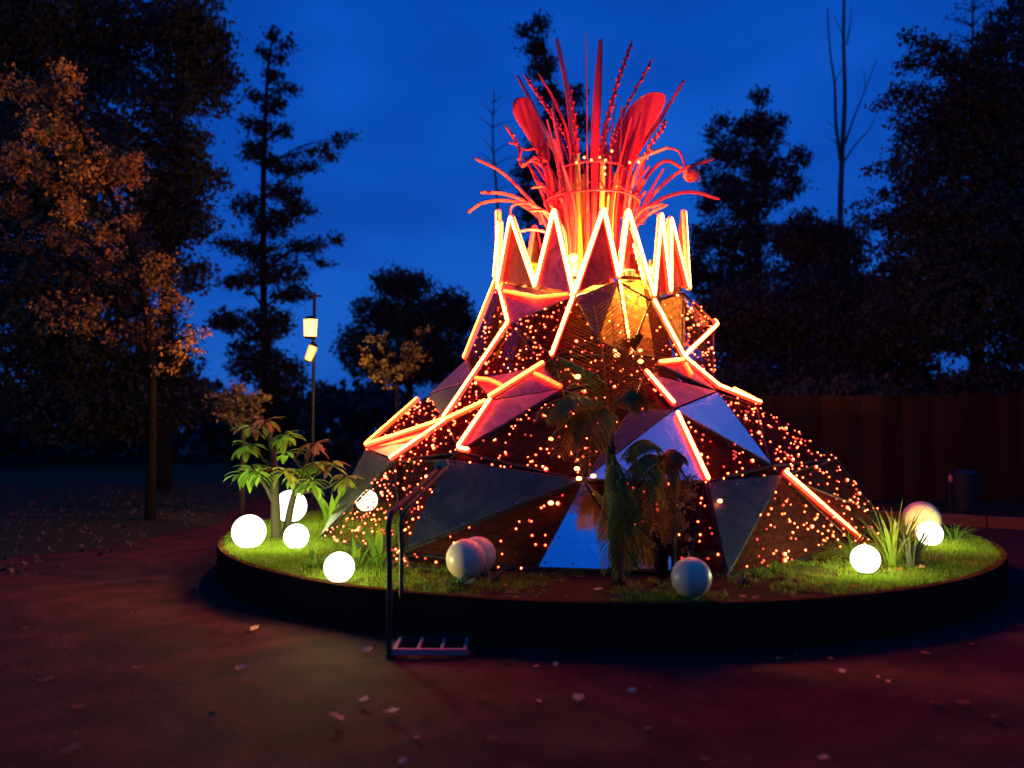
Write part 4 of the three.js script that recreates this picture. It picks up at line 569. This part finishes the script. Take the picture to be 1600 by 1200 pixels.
// ---------------------------------------------------------------- fallen leaves, one by one
{
  const outline = (lobes, depth) => { const s = new THREE.Shape(); const n = 22; for (let i = 0; i <= n; i++) { const a = -Math.PI / 2 + i / n * 2 * Math.PI, r = 0.5 * (1 - depth * (0.5 + 0.5 * Math.cos(lobes * (a + Math.PI / 2)))) * (0.94 + 0.12 * (i % 2)); const x = Math.cos(a) * r * 0.85, y = Math.sin(a) * r * 1.15; i ? s.lineTo(x, y) : s.moveTo(x, y); } return s; };
  const make = (lobes, dp, curl) => { const g = new THREE.ExtrudeGeometry(outline(lobes, dp), { depth: 0.012, bevelEnabled: false, curveSegments: 4 }); g.rotateX(-Math.PI / 2); const p = g.attributes.position; for (let i = 0; i < p.count; i++) { const x = p.getX(i), z = p.getZ(i); p.setY(i, p.getY(i) + curl * (x * x * 1.3 + z * z * 0.6) + 0.08 * Math.sin(5 * x + 3 * z)); } g.computeVertexNormals(); return g; };
  const geos = [make(5, 0.35, 0.7), make(4, 0.2, 0.9), make(6, 0.4, 0.5)], mats = [matte(0.72, 0.27, 0.12), matte(0.8, 0.42, 0.16), matte(0.45, 0.13, 0.03), matte(0.24, 0.08, 0.02)];
  const put = (p, s, m, label, group) => { const o = mesh('fallen_leaf', geos[Math.floor(rnd() * 3)], mats[m]); o.position.copy(p); o.position.y += 0.018 * s / 0.08; o.rotation.set(rr(-0.25, 0.25), rnd() * 6.28, rr(-0.25, 0.25)); o.scale.setScalar(s * 0.8); tag(o, label, 'leaf', group); };
  put(level(612, 1119, 0), 0.105, 1, 'largest pale fallen leaf on the path below the handrail step'); put(level(527, 1129, 0), 0.11, 0, 'broad pinkish fallen leaf left of the pale leaf below the handrail step'); put(level(568, 1100, 0), 0.085, 1, 'small curled leaf above the two large leaves below the handrail step'); put(level(904, 1099, 0), 0.1, 0, 'bright red lit leaf alone in the middle of the path'); put(level(398, 987, 0), 0.11, 0, 'pinkish leaf near the planter wall below the left globes'); put(level(573, 1022, 0), 0.1, 0, 'pinkish leaf just left of the handrail step');
  const A = [[376, 1051, 0.1, 0], [987, 1083, 0.07, 0], [796, 1038, 0.08, 0], [755, 1096, 0.08, 2], [838, 1044, 0.05, 0], [868, 1041, 0.06, 0], [842, 1099, 0.05, 0], [1014, 1142, 0.05, 0], [1217, 1034, 0.08, 0], [1316, 1054, 0.07, 0], [1388, 1068, 0.05, 0], [1460, 1104, 0.09, 2], [1505, 1106, 0.09, 3], [1552, 1128, 0.11, 2], [1545, 1088, 0.06, 3], [1585, 982, 0.1, 2], [1445, 1026, 0.1, 2], [1298, 1033, 0.06, 2], [110, 1180, 0.11, 2], [72, 1070, 0.11, 2], [215, 1048, 0.09, 3], [122, 1113, 0.09, 3], [10, 1045, 0.06, 0], [213, 962, 0.09, 3], [1287, 1190, 0.06, 0], [770, 1160, 0.07, 3], [650, 1157, 0.055, 0], [629, 1195, 0.055, 0], [1243, 1026, 0.06, 2], [1372, 1060, 0.04, 0], [1099, 1043, 0.03, 0], [1015, 1075, 0.03, 2], [950, 1010, 0.07, 3], [975, 1008, 0.06, 3], [1060, 1006, 0.08, 3], [1215, 1017, 0.05, 3], [718, 995, 0.08, 3], [483, 966, 0.08, 3], [175, 1040, 0.08, 3], [120, 1150, 0.06, 3], [700, 1020, 0.05, 0], [1520, 1010, 0.06, 2], [1100, 1190, 0.05, 2], [40, 985, 0.07, 3], [330, 1120, 0.06, 3]];
  const ord = ['first', 'second', 'third', 'fourth', 'fifth', 'sixth', 'seventh', 'eighth', 'ninth', 'tenth', 'eleventh', 'twelfth', 'thirteenth', 'fourteenth', 'fifteenth', 'sixteenth', 'seventeenth', 'eighteenth', 'nineteenth', 'twentieth'];
  const rank = (list, band) => { const rows = {}; list.forEach((l) => (rows[band(l)] = rows[band(l)] || []).push(l)); const out = new Map(); for (const k in rows) rows[k].sort((p, q) => p[0] - q[0]).forEach((l, i) => out.set(l, [k, ord[i]])); return out; };
  const rowA = rank(A, ([, y]) => (y > 1110 ? 'nearest' : y > 1060 ? 'second nearest' : y > 1030 ? 'third nearest' : 'farthest')), toneA = ['pinkish', 'pale', 'brown', 'dull dark'];
  for (const l of A) { const [x, y, s, m] = l, [row, nth] = rowA.get(l); put(level(x, y, 0), s, m, toneA[m] + ' small leaf, ' + nth + ' from the left in the ' + row + ' row of path leaves', 'fallen leaves scattered on the path'); }
  const B = [[905, 905, 0.1], [934, 925, 0.1], [835, 912, 0.06], [885, 934, 0.06], [806, 935, 0.06], [1112, 937, 0.08], [1160, 937, 0.09], [1180, 938, 0.08], [1266, 934, 0.08], [1296, 916, 0.11], [1437, 897, 0.09], [1405, 893, 0.1], [1420, 884, 0.08], [1440, 889, 0.08], [1170, 900, 0.06], [1240, 905, 0.07], [1335, 920, 0.08], [1500, 880, 0.08], [665, 915, 0.07], [690, 925, 0.07], [640, 905, 0.06], [775, 925, 0.09], [790, 918, 0.08], [850, 925, 0.05], [1015, 932, 0.06], [1060, 940, 0.06], [470, 880, 0.06], [440, 870, 0.06], [620, 915, 0.05], [865, 900, 0.06]];
  const rowB = rank(B, ([x]) => (x < 700 ? 'on the left grass' : x < 960 ? 'below the blue mirror panel' : x < 1250 ? 'right of the palms' : 'on the right grass'));
  for (const l of B) { const [x, y, s] = l, [row, nth] = rowB.get(l); put(bed(x, y), s * 0.85, rnd() < 0.5 ? 0 : 2, 'small fallen leaf, ' + nth + ' from left of those ' + row, 'fallen leaves in the planter bed'); }
}

// ---------------------------------------------------------------- render
let tris = 0; scene.traverse((o) => { if (o.geometry && !o.isInstancedMesh) tris += (o.geometry.index ? o.geometry.index.count : o.geometry.attributes.position.count) / 3; }); console.log('triangles', tris, 'bulbs', bulbs.length);
const renderer = new THREE.WebGLRenderer({ antialias: true });
renderer.toneMapping = THREE.LinearToneMapping;
renderer.toneMappingExposure = EXPOSURE;
renderer.shadowMap.enabled = true;
renderer.setSize(1024, 768);
renderer.render(scene, camera);
